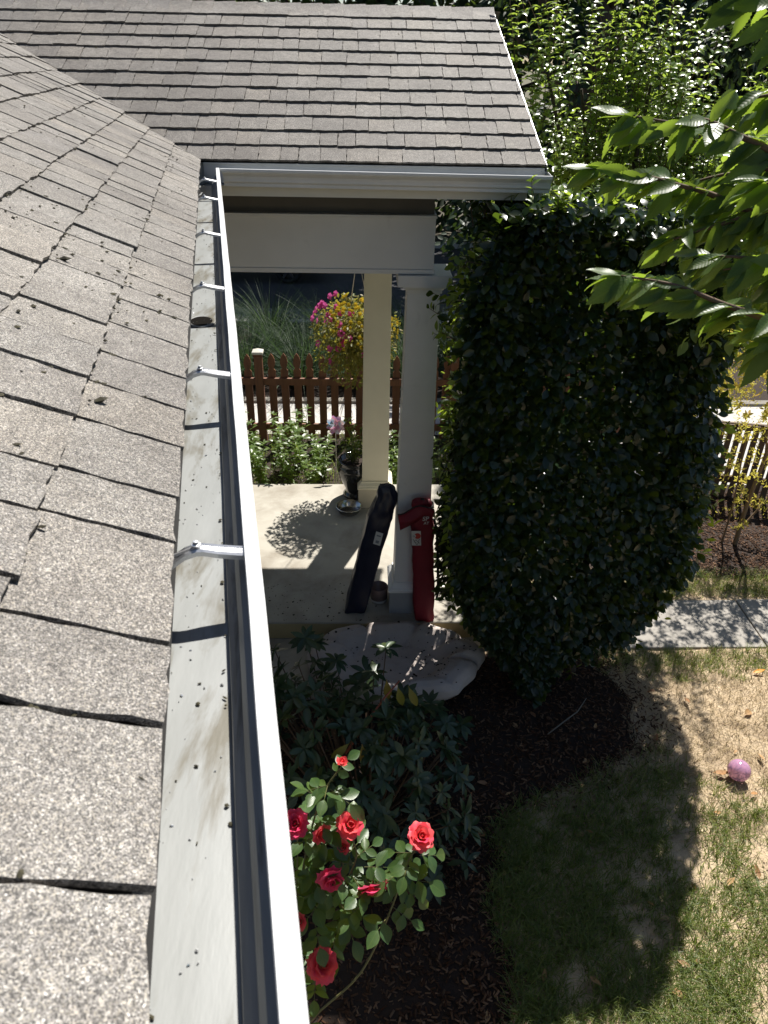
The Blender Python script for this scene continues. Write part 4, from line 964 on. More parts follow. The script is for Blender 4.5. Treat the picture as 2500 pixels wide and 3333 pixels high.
for p, axv, sc, ly in [((.213, 1.642, 1.769), (.25, -.35, .9), .98, (4, 6, 6, 7, 7)), ((-.034, 1.668, 1.80), (.2, -.3, .6), .98, (3, 5, 5, 6, 6)), ((-.050, 1.650, 1.715), (-.3, -.6, .5), .62, (3, 4, 4, 4)), ((-.215, 1.677, 1.80), (-.2, -.5, .8), 1.0, (3, 5, 5, 6, 6)),
                       ((.049, 1.559, 1.630), (.15, -.5, -.35), 1.02, (3, 5, 5, 6, 6)), ((-.126, 1.423, 1.385), (.35, -.3, .7), 1.12, (4, 6, 6, 7, 8)), ((-.137, 1.662, 1.775), (.5, -.5, .2), .85, (3, 5, 5, 5)), ((-.096, 1.579, 1.645), (.2, -.75, .1), 1.0, (3, 5, 5, 6, 6)), ((-.20, 1.50, 1.52), (-.3, -.5, .5), .7, (3, 4, 4, 4))]:
    bloom(p, axv, sc, ly, PL2 if p in ((.049, 1.559, 1.630), (-.096, 1.579, 1.645), (-.215, 1.677, 1.80)) else None)
bloom((-.059, 1.782, 1.978), (.15, -.1, 1), .75, (4, 4, 3))

# ------------------------------------------------------------------ cherry tree with boughs reaching in from the right
def serrated(W, fold, curl, peak, n=26):
    vs = []; fs = []
    for i in range(n+1):
        t = i/n; w = W/2*(sin(pi*t**(math.log(.5)/math.log(peak))))**.9*(1 + (.07 if i % 2 else -.03)); w = max(w, .006)
        y = t - .12*curl*t*t; z = -curl*t*t*.5 + .012*sin(t*9)
        vs += [(-w, y + .012*(i % 2), z+fold*w+.02*sin(t*7)*w*4), (-w*.5, y, z+fold*w*.42), (0, y, z), (w*.5, y, z+fold*w*.42), (w, y + .012*(i % 2), z+fold*w-.02*sin(t*6+1)*w*4)]
    for i in range(n):
        a = i*5; fs += [(a+k, a+k+1, a+k+6, a+k+5) for k in range(4)]
    vs += [(-.01, -.13, .03), (.01, -.13, .03), (.008, 0, 0), (-.008, 0, 0)]; m = len(vs)-4; fs.append((m, m+1, m+2, m+3))
    return MB().add(vs, fs).mesh('leaf', M_ch, True)
M_ch = leaf_mat('cherry_leaf', [(.045, .085, .026), (.06, .11, .03), (.05, .095, .04), (.075, .125, .03)], (.30, .43, .04), .40, .4, .42, veins=True)
ch_t = [serrated(.36, .22, .45, .42), serrated(.40, .12, .2, .40), serrated(.34, .40, .7, .44)]
cherry = empty('cherry_tree', (2.9, 1.7, ZG), 'cherry tree boughs with large serrated leaves reaching in at the right', 'tree')
MB().tube(smooth_path([(2.9, 1.7, ZG-.1), (2.88, 1.72, .8), (2.95, 1.68, 1.8), (2.8, 1.75, 2.8), (2.6, 1.8, 3.5), (2.3, 1.9, 4.3), (2.0, 2.0, 5.0)]), [.11]*5+[.10]*5+[.085]*5+[.06]*5+[.045]*5+[.03]*5+[.02], 10).build('trunk', M_bark, cherry, smooth=True)
boughs = [([(2.6, 1.8, 3.5), (1.9, 1.85, 3.75), (1.4, 1.88, 3.86), (1.034, 1.894, 3.887), (.911, 1.92, 3.921), (.803, 1.948, 3.961), (.734, 1.947, 3.955), (.634, 1.964, 3.967)], .9),
          ([(2.7, 1.78, 3.2), (1.9, 1.9, 3.5), (1.4, 1.93, 3.62), (1.108, 1.961, 3.711), (.902, 2.015, 3.787), (.797, 2.033, 3.812), (.674, 2.066, 3.838), (.60, 2.078, 3.84)], 1.0),
          ([(2.8, 1.75, 2.8), (2.0, 1.6, 3.2), (1.4, 1.5, 3.48), (.929, 1.494, 3.604), (.762, 1.526, 3.646), (.651, 1.551, 3.681), (.54, 1.569, 3.695)], .95),
          ([(2.3, 1.9, 4.3), (1.5, 1.85, 4.2), (1.0, 1.84, 4.12), (.90, 1.86, 4.15), (.85, 1.90, 4.19), (.80, 1.95, 4.26)], .9),
          ([(2.7, 1.78, 3.1), (1.7, 1.72, 3.5), (1.25, 1.70, 3.62), (1.019, 1.704, 3.666), (.922, 1.724, 3.694), (.866, 1.733, 3.700), (.80, 1.745, 3.70)], .8)]
boughs += [([(2.4, 1.9, 4.1), (1.5, 2.0, 3.98), (1.2, 2.02, 3.90), (1.05, 2.05, 3.85), (.93, 2.08, 3.83), (.84, 2.1, 3.80)], .8),
          ([(2.6, 1.8, 3.4), (1.6, 1.75, 3.75), (1.2, 1.74, 3.80), (1.0, 1.76, 3.83), (.90, 1.78, 3.85)], .8),
          ([(2.8, 1.75, 2.7), (1.7, 1.62, 3.3), (1.25, 1.58, 3.46), (1.0, 1.56, 3.53), (.90, 1.57, 3.55)], .6),
          ([(2.3, 1.9, 4.3), (1.5, 2.0, 4.05), (1.15, 2.05, 3.98), (1.0, 2.08, 3.99)], .7)]
boughs += [([(2.4, 1.9, 4.0), (1.5, 1.9, 3.85), (1.2, 1.92, 3.80), (1.0, 1.95, 3.76), (.88, 1.97, 3.72), (.80, 1.98, 3.69)], .9),
          ([(2.4, 1.9, 4.2), (1.5, 1.95, 4.12), (1.2, 1.98, 4.06), (1.0, 2.0, 4.02), (.90, 2.02, 4.0)], .8),
          ([(2.6, 1.8, 3.2), (1.6, 1.8, 3.62), (1.2, 1.82, 3.66), (1.0, 1.84, 3.66), (.86, 1.86, 3.64)], .9),
          ([(2.7, 1.7, 3.0), (1.6, 1.66, 3.42), (1.2, 1.64, 3.52), (1.03, 1.63, 3.55), (.94, 1.63, 3.54)], .8)]
CL = []
for pts, dens in boughs:
    sp_ = smooth_path(pts, 6); m = len(sp_)
    MB().tube(sp_, [.016*(1-i/m)**1.3 + .0018 for i in range(m)], 8).build('bough', M_twig, cherry, smooth=True)
    cum = 0; lastp = sp_[0]; side = 1
    for i in range(1, m):
        seg = (sp_[i]-lastp).length; cum += seg; d = (sp_[i]-sp_[i-1]).normalized(); lastp = sp_[i]
        while cum > .0115/dens:
            cum -= .0115/dens; side = -side
            if sp_[i].x > 1.25 and random.random() < .5: continue
            s_ = d.cross(ZV).normalized()*side
            dd = d*R(.1, .9) + s_*R(.05, .6) - ZV*R(.05, .85) - ax*R(-.1, .45) + rdir()*.25
            CL.append((frame(sp_[i] + rdir()*.010, dd, ZV*.5 - fw*.55 + s_*.3 + rdir()*.75, R(.082, .122)), random.randrange(3)))
    for k in range(3): CL.append((frame(sp_[-1], d + rdir()*.5 - ZV*.3, ZV + rdir()*.4, R(.07, .10)), random.randrange(3)))
scatter(cherry, CL, ch_t, limit=300)

# ------------------------------------------------------------------ moss, needles and grit on the roofs and in the gutter
mp = []
for i in range(1700):
    g = .15 + 5.05*random.random()**1.1; s_ = R(0, 2.2); s_ = round(s_/EXPO)*EXPO - R(0, .012) if random.random() < .55 else s_
    if s_ < 0: continue
    p = P0 + GD*(g-g_end) + V1*(s_+.009) + n1*.013
    if noise.noise(Vector((g*1.3, s_*2.2, 3))) + R(-.4, .4) > -.1 and (p-P0).dot(vperp) > .01: mp.append(p)
for i in range(260):
    c0_ = (random.gauss(1.75, .35), random.gauss(.42, .22))
    if c0_[1] > .02: mp.append(P0 + GD*(c0_[0]-g_end) + V1*(c0_[1]+.009) + n1*.014)
crumbs('moss_specks', mp, roof_o, .0024, .0066, M_moss)
mp = []
for i in range(1500):   # clumps in the joints
    g = R(.15, 4.4); s_ = R(0, 2.0); k = noise.noise(Vector((g*5, s_*5, 1)))
    if k > .12 and abs((s_ % EXPO)) < .02: mp.append(P0 + GD*(g-g_end) + V1*(s_+.009) + n1*.012)
mp = [p for p in mp if (p-P0).dot(vperp) > .01]
for p, vv in JO:          # pebbly moss in the open joints
    if random.random() < .5:
        c0_ = R(0, EXPO)
        for j in range(random.randint(2, 9)): mp.append(p + vv*(c0_ + R(-.02, .02)) - GD*R(.001, .007) + n1*.006)
for i in range(420):    # along the valley
    mp.append(P0 + val*R(0, 2.6) + vperp*random.gauss(.0, .008) + ZV*.012)
crumbs('valley_moss', mp, roof_o, .0028, .0062, M_moss)
mp = []
for i in range(1100):
    k_ = random.choice([1, 2, 3, 4, 5, 6, 7, 8, 9, 10, 11, 11, 12, 12, 0]); x = R(-2.6, XR1); p = Vector((x, YE, ZE)) + V2*(k_*EXPO - R(0, .012) if random.random() < .6 else R(0, SR)) + n2*.013
    w_ = .25 + .75*max(0, min(1, (x-.1)/.9))
    if (p-P0).dot(vperp) < -.02 and random.random() < w_: mp.append(p)
crumbs('moss_tufts', mp, proof, .003, .0085, plain('olive_moss', (.055, .045, .016), .95, (.11, .085, .03), 30))
mp = [GP(R(-.112, -.040), R(.12, 3.9), ZL-.088) for i in range(60)] + [GP(-.040 + R(-.004, .002), R(.1, 4), ZL-.087) for i in range(40)]
crumbs('gutter_grit', mp, gutter, .0012, .0036, M_moss)
dp = [GP(R(-.110, -.040), R(.1, 2.6), ZL-.0885) for i in range(150)]
M_drop = plain('water_drop', (.75, .77, .78), .03, (.8, .8, .8), 5, spec=1.0, metal=.6)
crumbs('water_drops', dp, gutter, .0008, .0017, M_drop, 1)

# ------------------------------------------------------------------ potted rose in the urn, pinwheel, hanging basket
ul = []
for k in range(9):
    a = R(0, 6.3); t_ = Vector((uc[0] + .16*cos(a)*R(.3, 1.3) - .06, uc[1] + .14*sin(a), R(.55, .95))); p0_ = Vector((uc[0]+R(-.04, .04), uc[1]+R(-.04, .04), .38))
    sp_ = smooth_path([p0_, p0_.lerp(t_, .5)+rdir()*.04, t_], 5); MB().tube(sp_, .0035, 5).build('stem', M_cane, urn, smooth=True)
    for i in range(3, len(sp_)):
        for j in range(3): ul.append((frame(sp_[i], rdir()+ZV*.1, ZV+rdir()*.5, R(.04, .065)), random.randrange(2)))
M_ul = leaf_mat('pale_rose_leaf', [(.06, .10, .03), (.09, .13, .035), (.11, .14, .04)], (.3, .38, .05), .4, .4, .35)
uleaf = [leaf_mesh('leaf', M_ul, 1, .62, .2, .3, 4, .48), leaf_mesh('leaf', M_ul, 1, .56, .3, .2, 4, .46)]
scatter(urn, ul, uleaf, limit=300)
pw = empty('pinwheel', (-.27, 7.66, -.25), 'iridescent film pinwheel on a stick beside the urn', 'pinwheel')
MB().tube([(-.265, 7.70, -.28), (-.265, 7.70, .565)], .004, 6).build('stick', M_cap, pw)
m_, t_, p_, o_ = new_mat('iridescent_film'); vec = coords(t_); nn = noise_n(t_, vec, 9, 2)
t_.links.new(ramp(t_, nn, [(.3, (.25, .55, .85)), (.45, (.75, .75, .9)), (.55, (.85, .35, .5)), (.65, (.55, .35, .8)), (.75, (.8, .85, .7))]), p_.inputs['Base Color']); p_.inputs['Roughness'].default_value = .15; p_.inputs['Metallic'].default_value = .35
M_film = m_
pc_ = Vector((-.265, 7.685, .566)); fz = Vector((.1, -.85, .5)).normalized(); fx_ = fz.orthogonal().normalized(); fy_ = fz.cross(fx_)
for k in range(8):
    a = 2*pi*k/8; u_ = fx_*cos(a) + fy_*sin(a); v_ = fz.cross(u_)
    def pf(s, t, u_=u_, v_=v_): return pc_ + u_*(.105*t) + v_*((s-.5)*.075*sin(pi*min(1, t*.85+.08)) + .02*t) + fz*(.028*sin(pi*t)*(s-.2) + .004*k)
    MB().grid(lambda u, v: tuple(pf(u, v)), 4, 6).build('blade', M_film, pw, smooth=True, normals=False)
MB().lathe([(0, .01), (.010, .008), (.012, 0), (0, -.004)], 10, tuple(pc_ - Vector((0, .02, 0)))).build('hub', M_label, pw)

bk = empty('hanging_basket', (-.11, 7.50, 1.5), 'hanging basket of pink petunias and small yellow flowers under the porch eave', 'hanging basket')
kc = Vector((-.04, 7.50, 1.72))
MB().lathe([(0, -.20), (.10, -.19), (.16, -.10), (.175, .0), (.18, .01), (.165, .0), (0, -.02)], 24, tuple(kc)).build('pot', plain('brown_coir', (.10, .065, .035), .95, (.07, .045, .025), 30), bk, smooth=True)
for k in range(3):
    a = 2.1*k; MB().tube([kc + Vector((.17*cos(a), .17*sin(a), 0)), kc + Vector((.02, 0, .75))], .0028, 5).build('chain', M_cap, bk)
MB().tube([kc + Vector((.02, 0, .75)), kc + Vector((.02, 0, 1.3)), kc + Vector((.02, 0, 1.69))], .004, 6).build('hook', M_cap, bk)
M_bl = leaf_mat('trailing_leaf', [(.10, .13, .03), (.16, .16, .04), (.20, .16, .05), (.09, .09, .03)], (.40, .38, .06), .5, .3, .35)
bl = []; 
blt = [leaf_mesh('leaf', M_bl, 1, .5, .15, .3, 3, .5)]
for i in range(4200):
    d = rdir(); rr = R(.08, .44)**.8*.44**.2*(1.05 if d.z > 0 else 1.0); p = kc + Vector((d.x*rr, d.y*rr, d.z*rr*(.85 if d.z > 0 else 1.25) - .06))
    bl.append((frame(p, d + rdir()*.9 - ZV*.2, d + ZV*.4 + rdir()*.5, R(.034, .060)), 0))
scatter(bk, bl, blt, limit=200)
def flower_mesh(name, mat, n=5, r_=.5, cup=.2):
    b = MB(); vs = [(0, 0, -.12)]; m = n*4
    for k in range(m):
        a = 2*pi*k/m; rr = r_*(.82 + .18*abs(cos(a*n/2))); vs.append((rr*.55*cos(a), rr*.55*sin(a), .02)); 
    for k in range(m):
        a = 2*pi*k/m; rr = r_*(.80 + .2*abs(cos(a*n/2))); vs.append((rr*cos(a), rr*sin(a), cup*.4 - .05*cos(a*n)))
    fs = [(0, 1+k, 1+(k+1) % m) for k in range(m)] + [(1+k, 1+m+k, 1+m+(k+1) % m, 1+(k+1) % m) for k in range(m)]
    return b.add(vs, fs).mesh(name, mat, True)
M_pink = leaf_mat('pink_petunia', [(.72, .06, .32), (.80, .12, .42), (.62, .05, .30)], (.8, .15, .45), .5, .3, .3)
M_yel = leaf_mat('yellow_flower', [(.80, .55, .03), (.85, .62, .06), (.75, .45, .03)], (.8, .6, .05), .5, .3, .25)
fpk = flower_mesh('petunia', M_pink); fye = flower_mesh('yellow_flower', M_yel)
for i in range(34):
    a = R(2.2, 4.6); el = R(-.3, .9) if i < 26 else R(-1.1, 0); d = Vector((cos(a)*cos(el), sin(a)*cos(el)*.7, sin(el)))
    if i >= 28: d = Vector((R(-.4, .5), -.7, R(-.9, .9))).normalized()
    p = kc + Vector((d.x*.45, d.y*.43, d.z*.42 - .01)); inst('petunia', fpk, frame(p, Vector((0, .5, 1)), d + toc*.7 - Vector((0, 0, .0)), R(.062, .08)), bk)
for i in range(85):
    a = R(3.9, 6.2); el = R(-.2, 1.2); d = Vector((cos(a)*cos(el), sin(a)*cos(el), sin(el)))
    p = kc + Vector((d.x*.43, d.y*.43, d.z*.40)); inst('yellow_flower', fye, frame(p, Vector((0, .5, 1)), d + toc*.7, R(.034, .046)), bk)

# ------------------------------------------------------------------ leafy perennials by the fence
M_ph = leaf_mat('perennial_leaf', [(.07, .13, .03), (.11, .17, .04), (.09, .15, .05), (.14, .19, .04)], (.42, .55, .06), .36, .5, .42)
ph_t = [leaf_mesh('leaf', M_ph, 1, .36, .2, .5, 5, .42), leaf_mesh('leaf', M_ph, 1, .32, .1, .3, 5, .42)]
r = random.Random(31)
for k, (px_, py_) in enumerate([(-1.12, 7.75), (-.98, 8.1), (-.80, 7.85), (-.72, 8.3), (-.55, 7.75), (-.42, 8.05), (-1.30, 8.3), (.55, 8.2), (.80, 7.9), (-1.55, 7.9), (.35, 7.7)]):
    e_ = empty('leafy_perennial', (px_, py_, -.28), 'leafy green perennial growing in front of the picket fence', 'plant', 'green perennials before the picket fence')
    PLV = []
    for j in range(6):
        p0_ = Vector((px_ + R(-.07, .07), py_ + R(-.08, .08), -.28)); H_ = R(.35, .88)*(1.0 if k in (1, 2, 3, 6) else .72); t_ = p0_ + Vector((R(-.16, .16), R(-.16, .10), H_))
        sp_ = smooth_path([p0_, p0_.lerp(t_, .5) + rdir()*.03, t_], 6); MB().tube(sp_, [.004*(1-.5*i/len(sp_)) for i in range(len(sp_))], 5).build('stem', M_cane, e_, smooth=True)
        a = R(0, 6)
        for i in range(2, len(sp_)):
            a += 1.57
            for s_ in (0, pi): 
                d = Vector((cos(a+s_), sin(a+s_), R(-.1, .5))); PLV.append((frame(sp_[i], d, ZV + d*.3 + rdir()*.3, R(.07, .12)), r.randrange(2)))
        for s_ in range(4): PLV.append((frame(sp_[-1], Vector((cos(s_*1.6), sin(s_*1.6), .7)), ZV, R(.05, .08)), r.randrange(2)))
    scatter(e_, PLV, ph_t, limit=60)
# low ground cover under the fence
gpp = np.array([(R(-2, 3.0), R(7.42, 9.4), -.27) for i in range(5200)])
blades('ground_cover', len(gpp), gpp, (.05, .16), (.006, .012), (.2, 1.3), M_grass, None, 3, 1, 'low green ground cover along the foot of the picket fence', 'ground cover', kind='stuff')

# ------------------------------------------------------------------ ornamental grasses beyond the sidewalk
M_og = leaf_mat('ornamental_grass_blade', [(.016, .036, .018), (.025, .05, .022), (.036, .062, .03), (.022, .045, .026)], (.08, .14, .04), .55, .2, .25)
gpos = [(-3.6, 11.1), (-2.6, 11.0), (-1.7, 11.2), (-.9, 11.0), (-.1, 11.1), (.8, 11.0), (1.7, 11.15), (2.7, 11.0), (-4.2, 12.0), (-3.3, 12.9), (-3.1, 11.9), (-2.4, 12.5), (-2.1, 11.7), (-1.6, 13.2), (-1.4, 12.2), (-.8, 11.8), (-.5, 12.9), (.1, 12.2), (.6, 11.7), (.9, 13.0), (1.5, 12.3), (2.2, 12.0), (2.6, 12.9), (3.3, 12.2), (-2.9, 13.5), (.0, 13.6), (4.6, 12.5)]
for k, (x, y) in enumerate(gpos):
    n_ = 330; ang = rng.uniform(0, 2*np.pi, n_); rr = rng.uniform(0, .16, n_)
    pos = np.stack([x + rr*np.cos(ang), y + rr*np.sin(ang), np.full(n_, -.31)], 1)
    blades('ornamental_grass', n_, pos, (.7, 1.25), (.010, .018), (.35, 1.25), M_og, None, 7, 1.0, 'arching clump of dark ornamental grass between sidewalk and road', 'grass clump', 'ornamental grasses in the planting strip', az=ang + rng.uniform(-.5, .5, n_))

# ------------------------------------------------------------------ apple tree behind the porch corner
M_ap = leaf_mat('apple_leaf', [(.09, .155, .03), (.13, .205, .035), (.18, .25, .05), (.07, .12, .03)], (.42, .56, .07), .28, .6, .38)
ap_t = [leaf_mesh('leaf', M_ap, 1, .55, .25, .7, 5, .45, 1, 0, .15), leaf_mesh('leaf', M_ap, 1, .5, .35, .9, 5, .45, 1, 0, .15)]
apple = empty('apple_tree', (2.5, 7.0, ZG), 'bright leaved young fruit tree with upright shoots behind the porch roof', 'tree')
MB().tube(smooth_path([(2.5, 7.0, ZG-.1), (2.48, 7.0, .6), (2.42, 6.98, 1.4), (2.3, 6.95, 2.2)]), [.06]*5+[.05]*5+[.04]*5+[.035], 9).build('trunk', M_bark, apple, smooth=True)
AL = []
def shoot(b0_, d, L, parent, step=.024, lsz=(.045, .068), leafset=None, rad0=.008):
    t_ = b0_ + d*L + rdir()*L*.10; sp_ = smooth_path([b0_, b0_.lerp(t_, .5) + rdir()*L*.06, t_], 5)
    a = R(0, 6); n_ = int(L/step)
    for i in range(n_):
        f = (i+1)/n_; p = sp_[min(int(f*(len(sp_)-1)), len(sp_)-1)]; a += 2.4
        e1 = d.orthogonal().normalized(); e2 = d.cross(e1); o_ = e1*cos(a) + e2*sin(a)
        leafset.append((frame(p + rdir()*.008, o_ + d*R(.1, .8), d + o_*.1 + rdir()*.25, R(*lsz)*(1.1-.35*f)), random.randrange(2)))
    return sp_
r = random.Random(8)
limbs = []
for k in range(11):
    a = r.uniform(0, 6.28); t_ = Vector((2.25 + r.uniform(-1.05, 1.05), 6.9 + r.uniform(-.55, .6), r.uniform(2.9, 4.0)))
    sp_ = smooth_path([(2.3, 6.95, 2.15), Vector((2.3, 6.95, 2.15)).lerp(t_, .5) + Vector((0, 0, -.12)), t_], 6)
    MB().tube(sp_, [.03*(1-.7*i/len(sp_)) for i in range(len(sp_))], 7).build('limb', M_bark, apple, smooth=True); limbs.append(sp_)
tw = MB()
for k in range(420):
    sp_ = r.choice(limbs); b0_ = sp_[r.randrange(4, len(sp_))] + Vector((r.uniform(-.25, .25), r.uniform(-.25, .25), r.uniform(-.2, .2)))
    if b0_.x < 1.15 + .1: continue
    d = Vector((r.uniform(-.45, .45), r.uniform(-.5, .3), 1)).normalized(); s2 = shoot(b0_, d, r.uniform(.28, .85), apple, .024, (.065, .095), AL); tw.tube(s2, .003, 4)
for k in range(120):     # low drooping foliage in front
    b0_ = Vector((R(1.25, 3.6), R(6.2, 7.0), R(2.2, 3.3))); d = Vector((R(-.6, .6), R(-.8, .1), R(-.2, .9))).normalized(); s2 = shoot(b0_, d, R(.2, .5), apple, .022, (.06, .085), AL); tw.tube(s2, .003, 4)
for (x, z) in ((1.95, 4.45), (2.15, 4.55), (2.4, 4.4), (1.3, 4.5), (1.55, 4.6), (2.75, 3.9), (2.95, 3.8), (3.1, 3.65), (3.25, 3.45), (1.15, 4.35)):
    for j in range(3): s2 = shoot(Vector((x + R(-.12, .12), 6.8+R(-.2, .2), z-.75)), Vector((R(-.12, .12), 0, 1)).normalized(), R(.6, .85), apple, .022, (.07, .10), AL); tw.tube(s2, .003, 4)
for k in range(3):  # limbs added under the leaves that cast the lawn shadow
    t_ = Vector((2.75 + .15*k, 5.15 + .25*k, 3.3)); sp_ = smooth_path([(2.4, 6.95, 2.0), (2.7, 6.3, 2.9), t_], 6)
    MB().tube(sp_, [.03*(1-.7*i/len(sp_)) for i in range(len(sp_))], 7).build('limb', M_bark, apple, smooth=True)
for i in range(2300):    # side leaves added and shaped to cast the lawn shadow's right edge
    y = R(2.05, 3.75); xr = interp([(2.05, 1.60), (2.24, 1.72), (3.02, 2.22), (3.4, 2.34), (3.75, 2.44)], y) + .07*noise.noise(Vector((y*6, 0, 0)))
    z = R(2.7, 3.75); k = (z+.3)/1.55; AL.append((frame((xr - .55*random.random() + .378*k, y + k, z), rdir(), ZV + rdir()*.6, R(.07, .105)), random.randrange(2)))
tw.build('twigs', M_twig, apple, normals=False)['kind'] = 'stuff'
scatter(apple, AL, ap_t, limit=300)

# ------------------------------------------------------------------ yellow-leaved shrub at the right edge
M_ye = leaf_mat('golden_leaf', [(.55, .42, .07), (.50, .46, .09), (.32, .36, .07), (.62, .36, .10), (.24, .30, .06)], (.85, .74, .14), .45, .4, .4)
ye_t = [leaf_mesh('leaf', M_ye, 1, .4, .2, .3, 4, .45), leaf_mesh('leaf', M_ye, 1, .34, .1, .4, 4, .45)]
gold = empty('golden_shrub', (4.15, 6.75, ZG), 'tall thin stemmed shrub with golden yellow leaves at the right edge', 'shrub')
GL = []; r = random.Random(5)
for k in range(6):
    if k == 0: stem_ = [(3.98, 6.55, ZG), (4.02, 6.62, .15), (4.10, 6.70, .7), (4.12, 6.74, 1.3), (4.05, 6.75, 1.9)]
    elif k == 1: stem_ = [(4.0, 6.58, -.1), (4.2, 6.66, .15), (4.45, 6.75, .5), (4.55, 6.8, 1.1)]
    elif k == 2: stem_ = [(3.86, 6.6, ZG), (3.86, 6.6, .2), (3.82, 6.62, .75), (3.80, 6.6, .95)]
    else:
        h0 = r.uniform(.7, 1.3); stem_ = [(4.11, 6.73, h0), (4.1 + r.uniform(-.3, .3), 6.7 + r.uniform(-.2, .2), h0+.35), (4.0 + r.uniform(-.6, .5), 6.7 + r.uniform(-.3, .3), h0+.7)]
    sp_ = smooth_path(stem_, 6)
    MB().tube(sp_, [(.026 if k == 0 else .012)*(1-.65*i/len(sp_)) for i in range(len(sp_))], 7).build('stem', plain('pale_bark', (.20, .13, .07), .8), gold, smooth=True)
    for j in range(24):
        b0_ = sp_[r.randrange(5, len(sp_))] + rdir()*.10; shoot(b0_, (rdir() + ZV*.3).normalized(), R(.12, .3), gold, .013, (.032, .055), GL)
for k in range(110):
    b0_ = Vector((R(3.3, 4.6), R(6.5, 7.0), R(.95, 2.2))); shoot(b0_, (rdir() + ZV*.3).normalized(), R(.12, .3), gold, .013, (.032, .055), GL)
for k in range(170):
    b0_ = Vector((R(3.3, 4.4), R(6.45, 6.95), R(1.15, 2.35))); shoot(b0_, (rdir() + ZV*.3).normalized(), R(.12, .28), gold, .014, (.042, .068), GL)
scatter(gold, GL, ye_t, limit=250)

# ------------------------------------------------------------------ background: trees across the street
M_dk = leaf_mat('evergreen_leaf', [(.014, .032, .014), (.022, .045, .018), (.018, .038, .022), (.03, .05, .02)], (.07, .12, .02), .5, .35, .18)
M_gr = leaf_mat('broad_leaf', [(.03, .06, .018), (.045, .08, .022), (.035, .07, .03)], (.14, .22, .03), .45, .4, .25)
M_pu = leaf_mat('purple_leaf', [(.05, .012, .015), (.07, .018, .02), (.04, .012, .02)], (.16, .03, .03), .45, .4, .25)
def big_tree(name, label, x, y, h, cr, cb, mat, n_, lsz, group='trees across the street', seed=1):
    r = random.Random(seed); e_ = empty(name, (x, y, -.3), label, 'tree', group)
    MB().tube([(x, y, -.5), (x+.1, y, h*.2), (x-.1, y+.1, h*.45), (x, y, h*.8)], [.30, .24, .18, .05], 10).build('trunk', M_bark, e_, smooth=True)
    for k in range(6):
        a = k*1.05 + r.uniform(0, .6); z0 = h*(.22+.09*k); MB().tube([(x, y, z0), (x+cr*.4*cos(a), y+cr*.4*sin(a), z0+.6), (x+cr*.8*cos(a), y+cr*.8*sin(a), z0+1.4)], [.10, .07, .03], 6).build('limb', M_bark, e_, smooth=True)
    t_ = [leaf_mesh('leaf', mat, 1, .6, .2, .3, 3, .5)]; T = []
    nc = 46; cl = []
    for k in range(nc):
        z = r.uniform(cb, h); f = (z-cb)/(h-cb); rad_ = cr*(math.sin(pi*min(1, .18+.78*f)))**.7; a = r.uniform(0, 6.28); q_ = rad_*math.sqrt(r.uniform(.15, 1)); cl.append((Vector((x+q_*cos(a), y+q_*sin(a), z)), r.uniform(.55, 1.15)*cr*.34))
    for i in range(n_):
        c, s_ = cl[i % nc]; d = rdir(); p = c + Vector((d.x, d.y, d.z*.75))*s_*(random.random()**.45)
        T.append((frame(p, d + rdir()*.8 - ZV*.3, ZV*.6 + d*.5 + rdir()*.6, R(*lsz)), 0))
    o = join(e_, T, t_, 'crown'); return e_
big_tree('evergreen_tree', 'tall dark evergreen on the verge directly behind the fruit tree', 3.6, 12.9, 8.3, 2.2, .3, M_dk, 18000, (.10, .17), seed=1)
big_tree('evergreen_tree', 'tall dark evergreen beyond the street between the fruit tree and the cherry boughs', 7.6, 21.9, 12.0, 3.4, .3, M_dk, 16000, (.17, .28), seed=2)
big_tree('evergreen_tree', 'tall dark evergreen beyond the street at the upper right corner', 12.2, 21.9, 12.0, 3.4, .3, M_dk, 14000, (.17, .28), seed=8)
big_tree('evergreen_tree', 'large dark evergreen across the street at the far right', 10.5, 23.5, 15, 5, .3, M_dk, 9000, (.26, .42), seed=9)
big_tree('evergreen_tree', 'large dark evergreen across the street just right of the porch rake', 4.2, 24.0, 15, 5, .3, M_dk, 9000, (.26, .42), seed=10)
big_tree('shade_tree', 'leafy shade tree across the street behind the porch ridge', -.8, 26.5, 14, 5.0, 2.0, M_gr, 9000, (.20, .34), seed=3)
big_tree('shade_tree', 'leafy shade tree across the street, furthest left', -7.5, 25.0, 14, 5.0, 2.0, M_gr, 8000, (.20, .34), seed=4)
big_tree('purple_leaf_tree', 'purple leaved tree rising just above the porch ridge', -4.6, 23.2, 9.0, 3.0, 2.6, M_pu, 6000, (.14, .22), seed=5)
big_tree('street_tree', 'leafy street tree at the far kerb shading the road behind the columns', 1.6, 22.4, 12, 4.4, 3.2, M_gr, 8000, (.20, .32), seed=6)
big_tree('street_tree', 'leafy street tree at the far kerb shading the road behind the gutter', -6.0, 22.4, 12, 4.4, 3.2, M_gr, 8000, (.20, .32), seed=7)

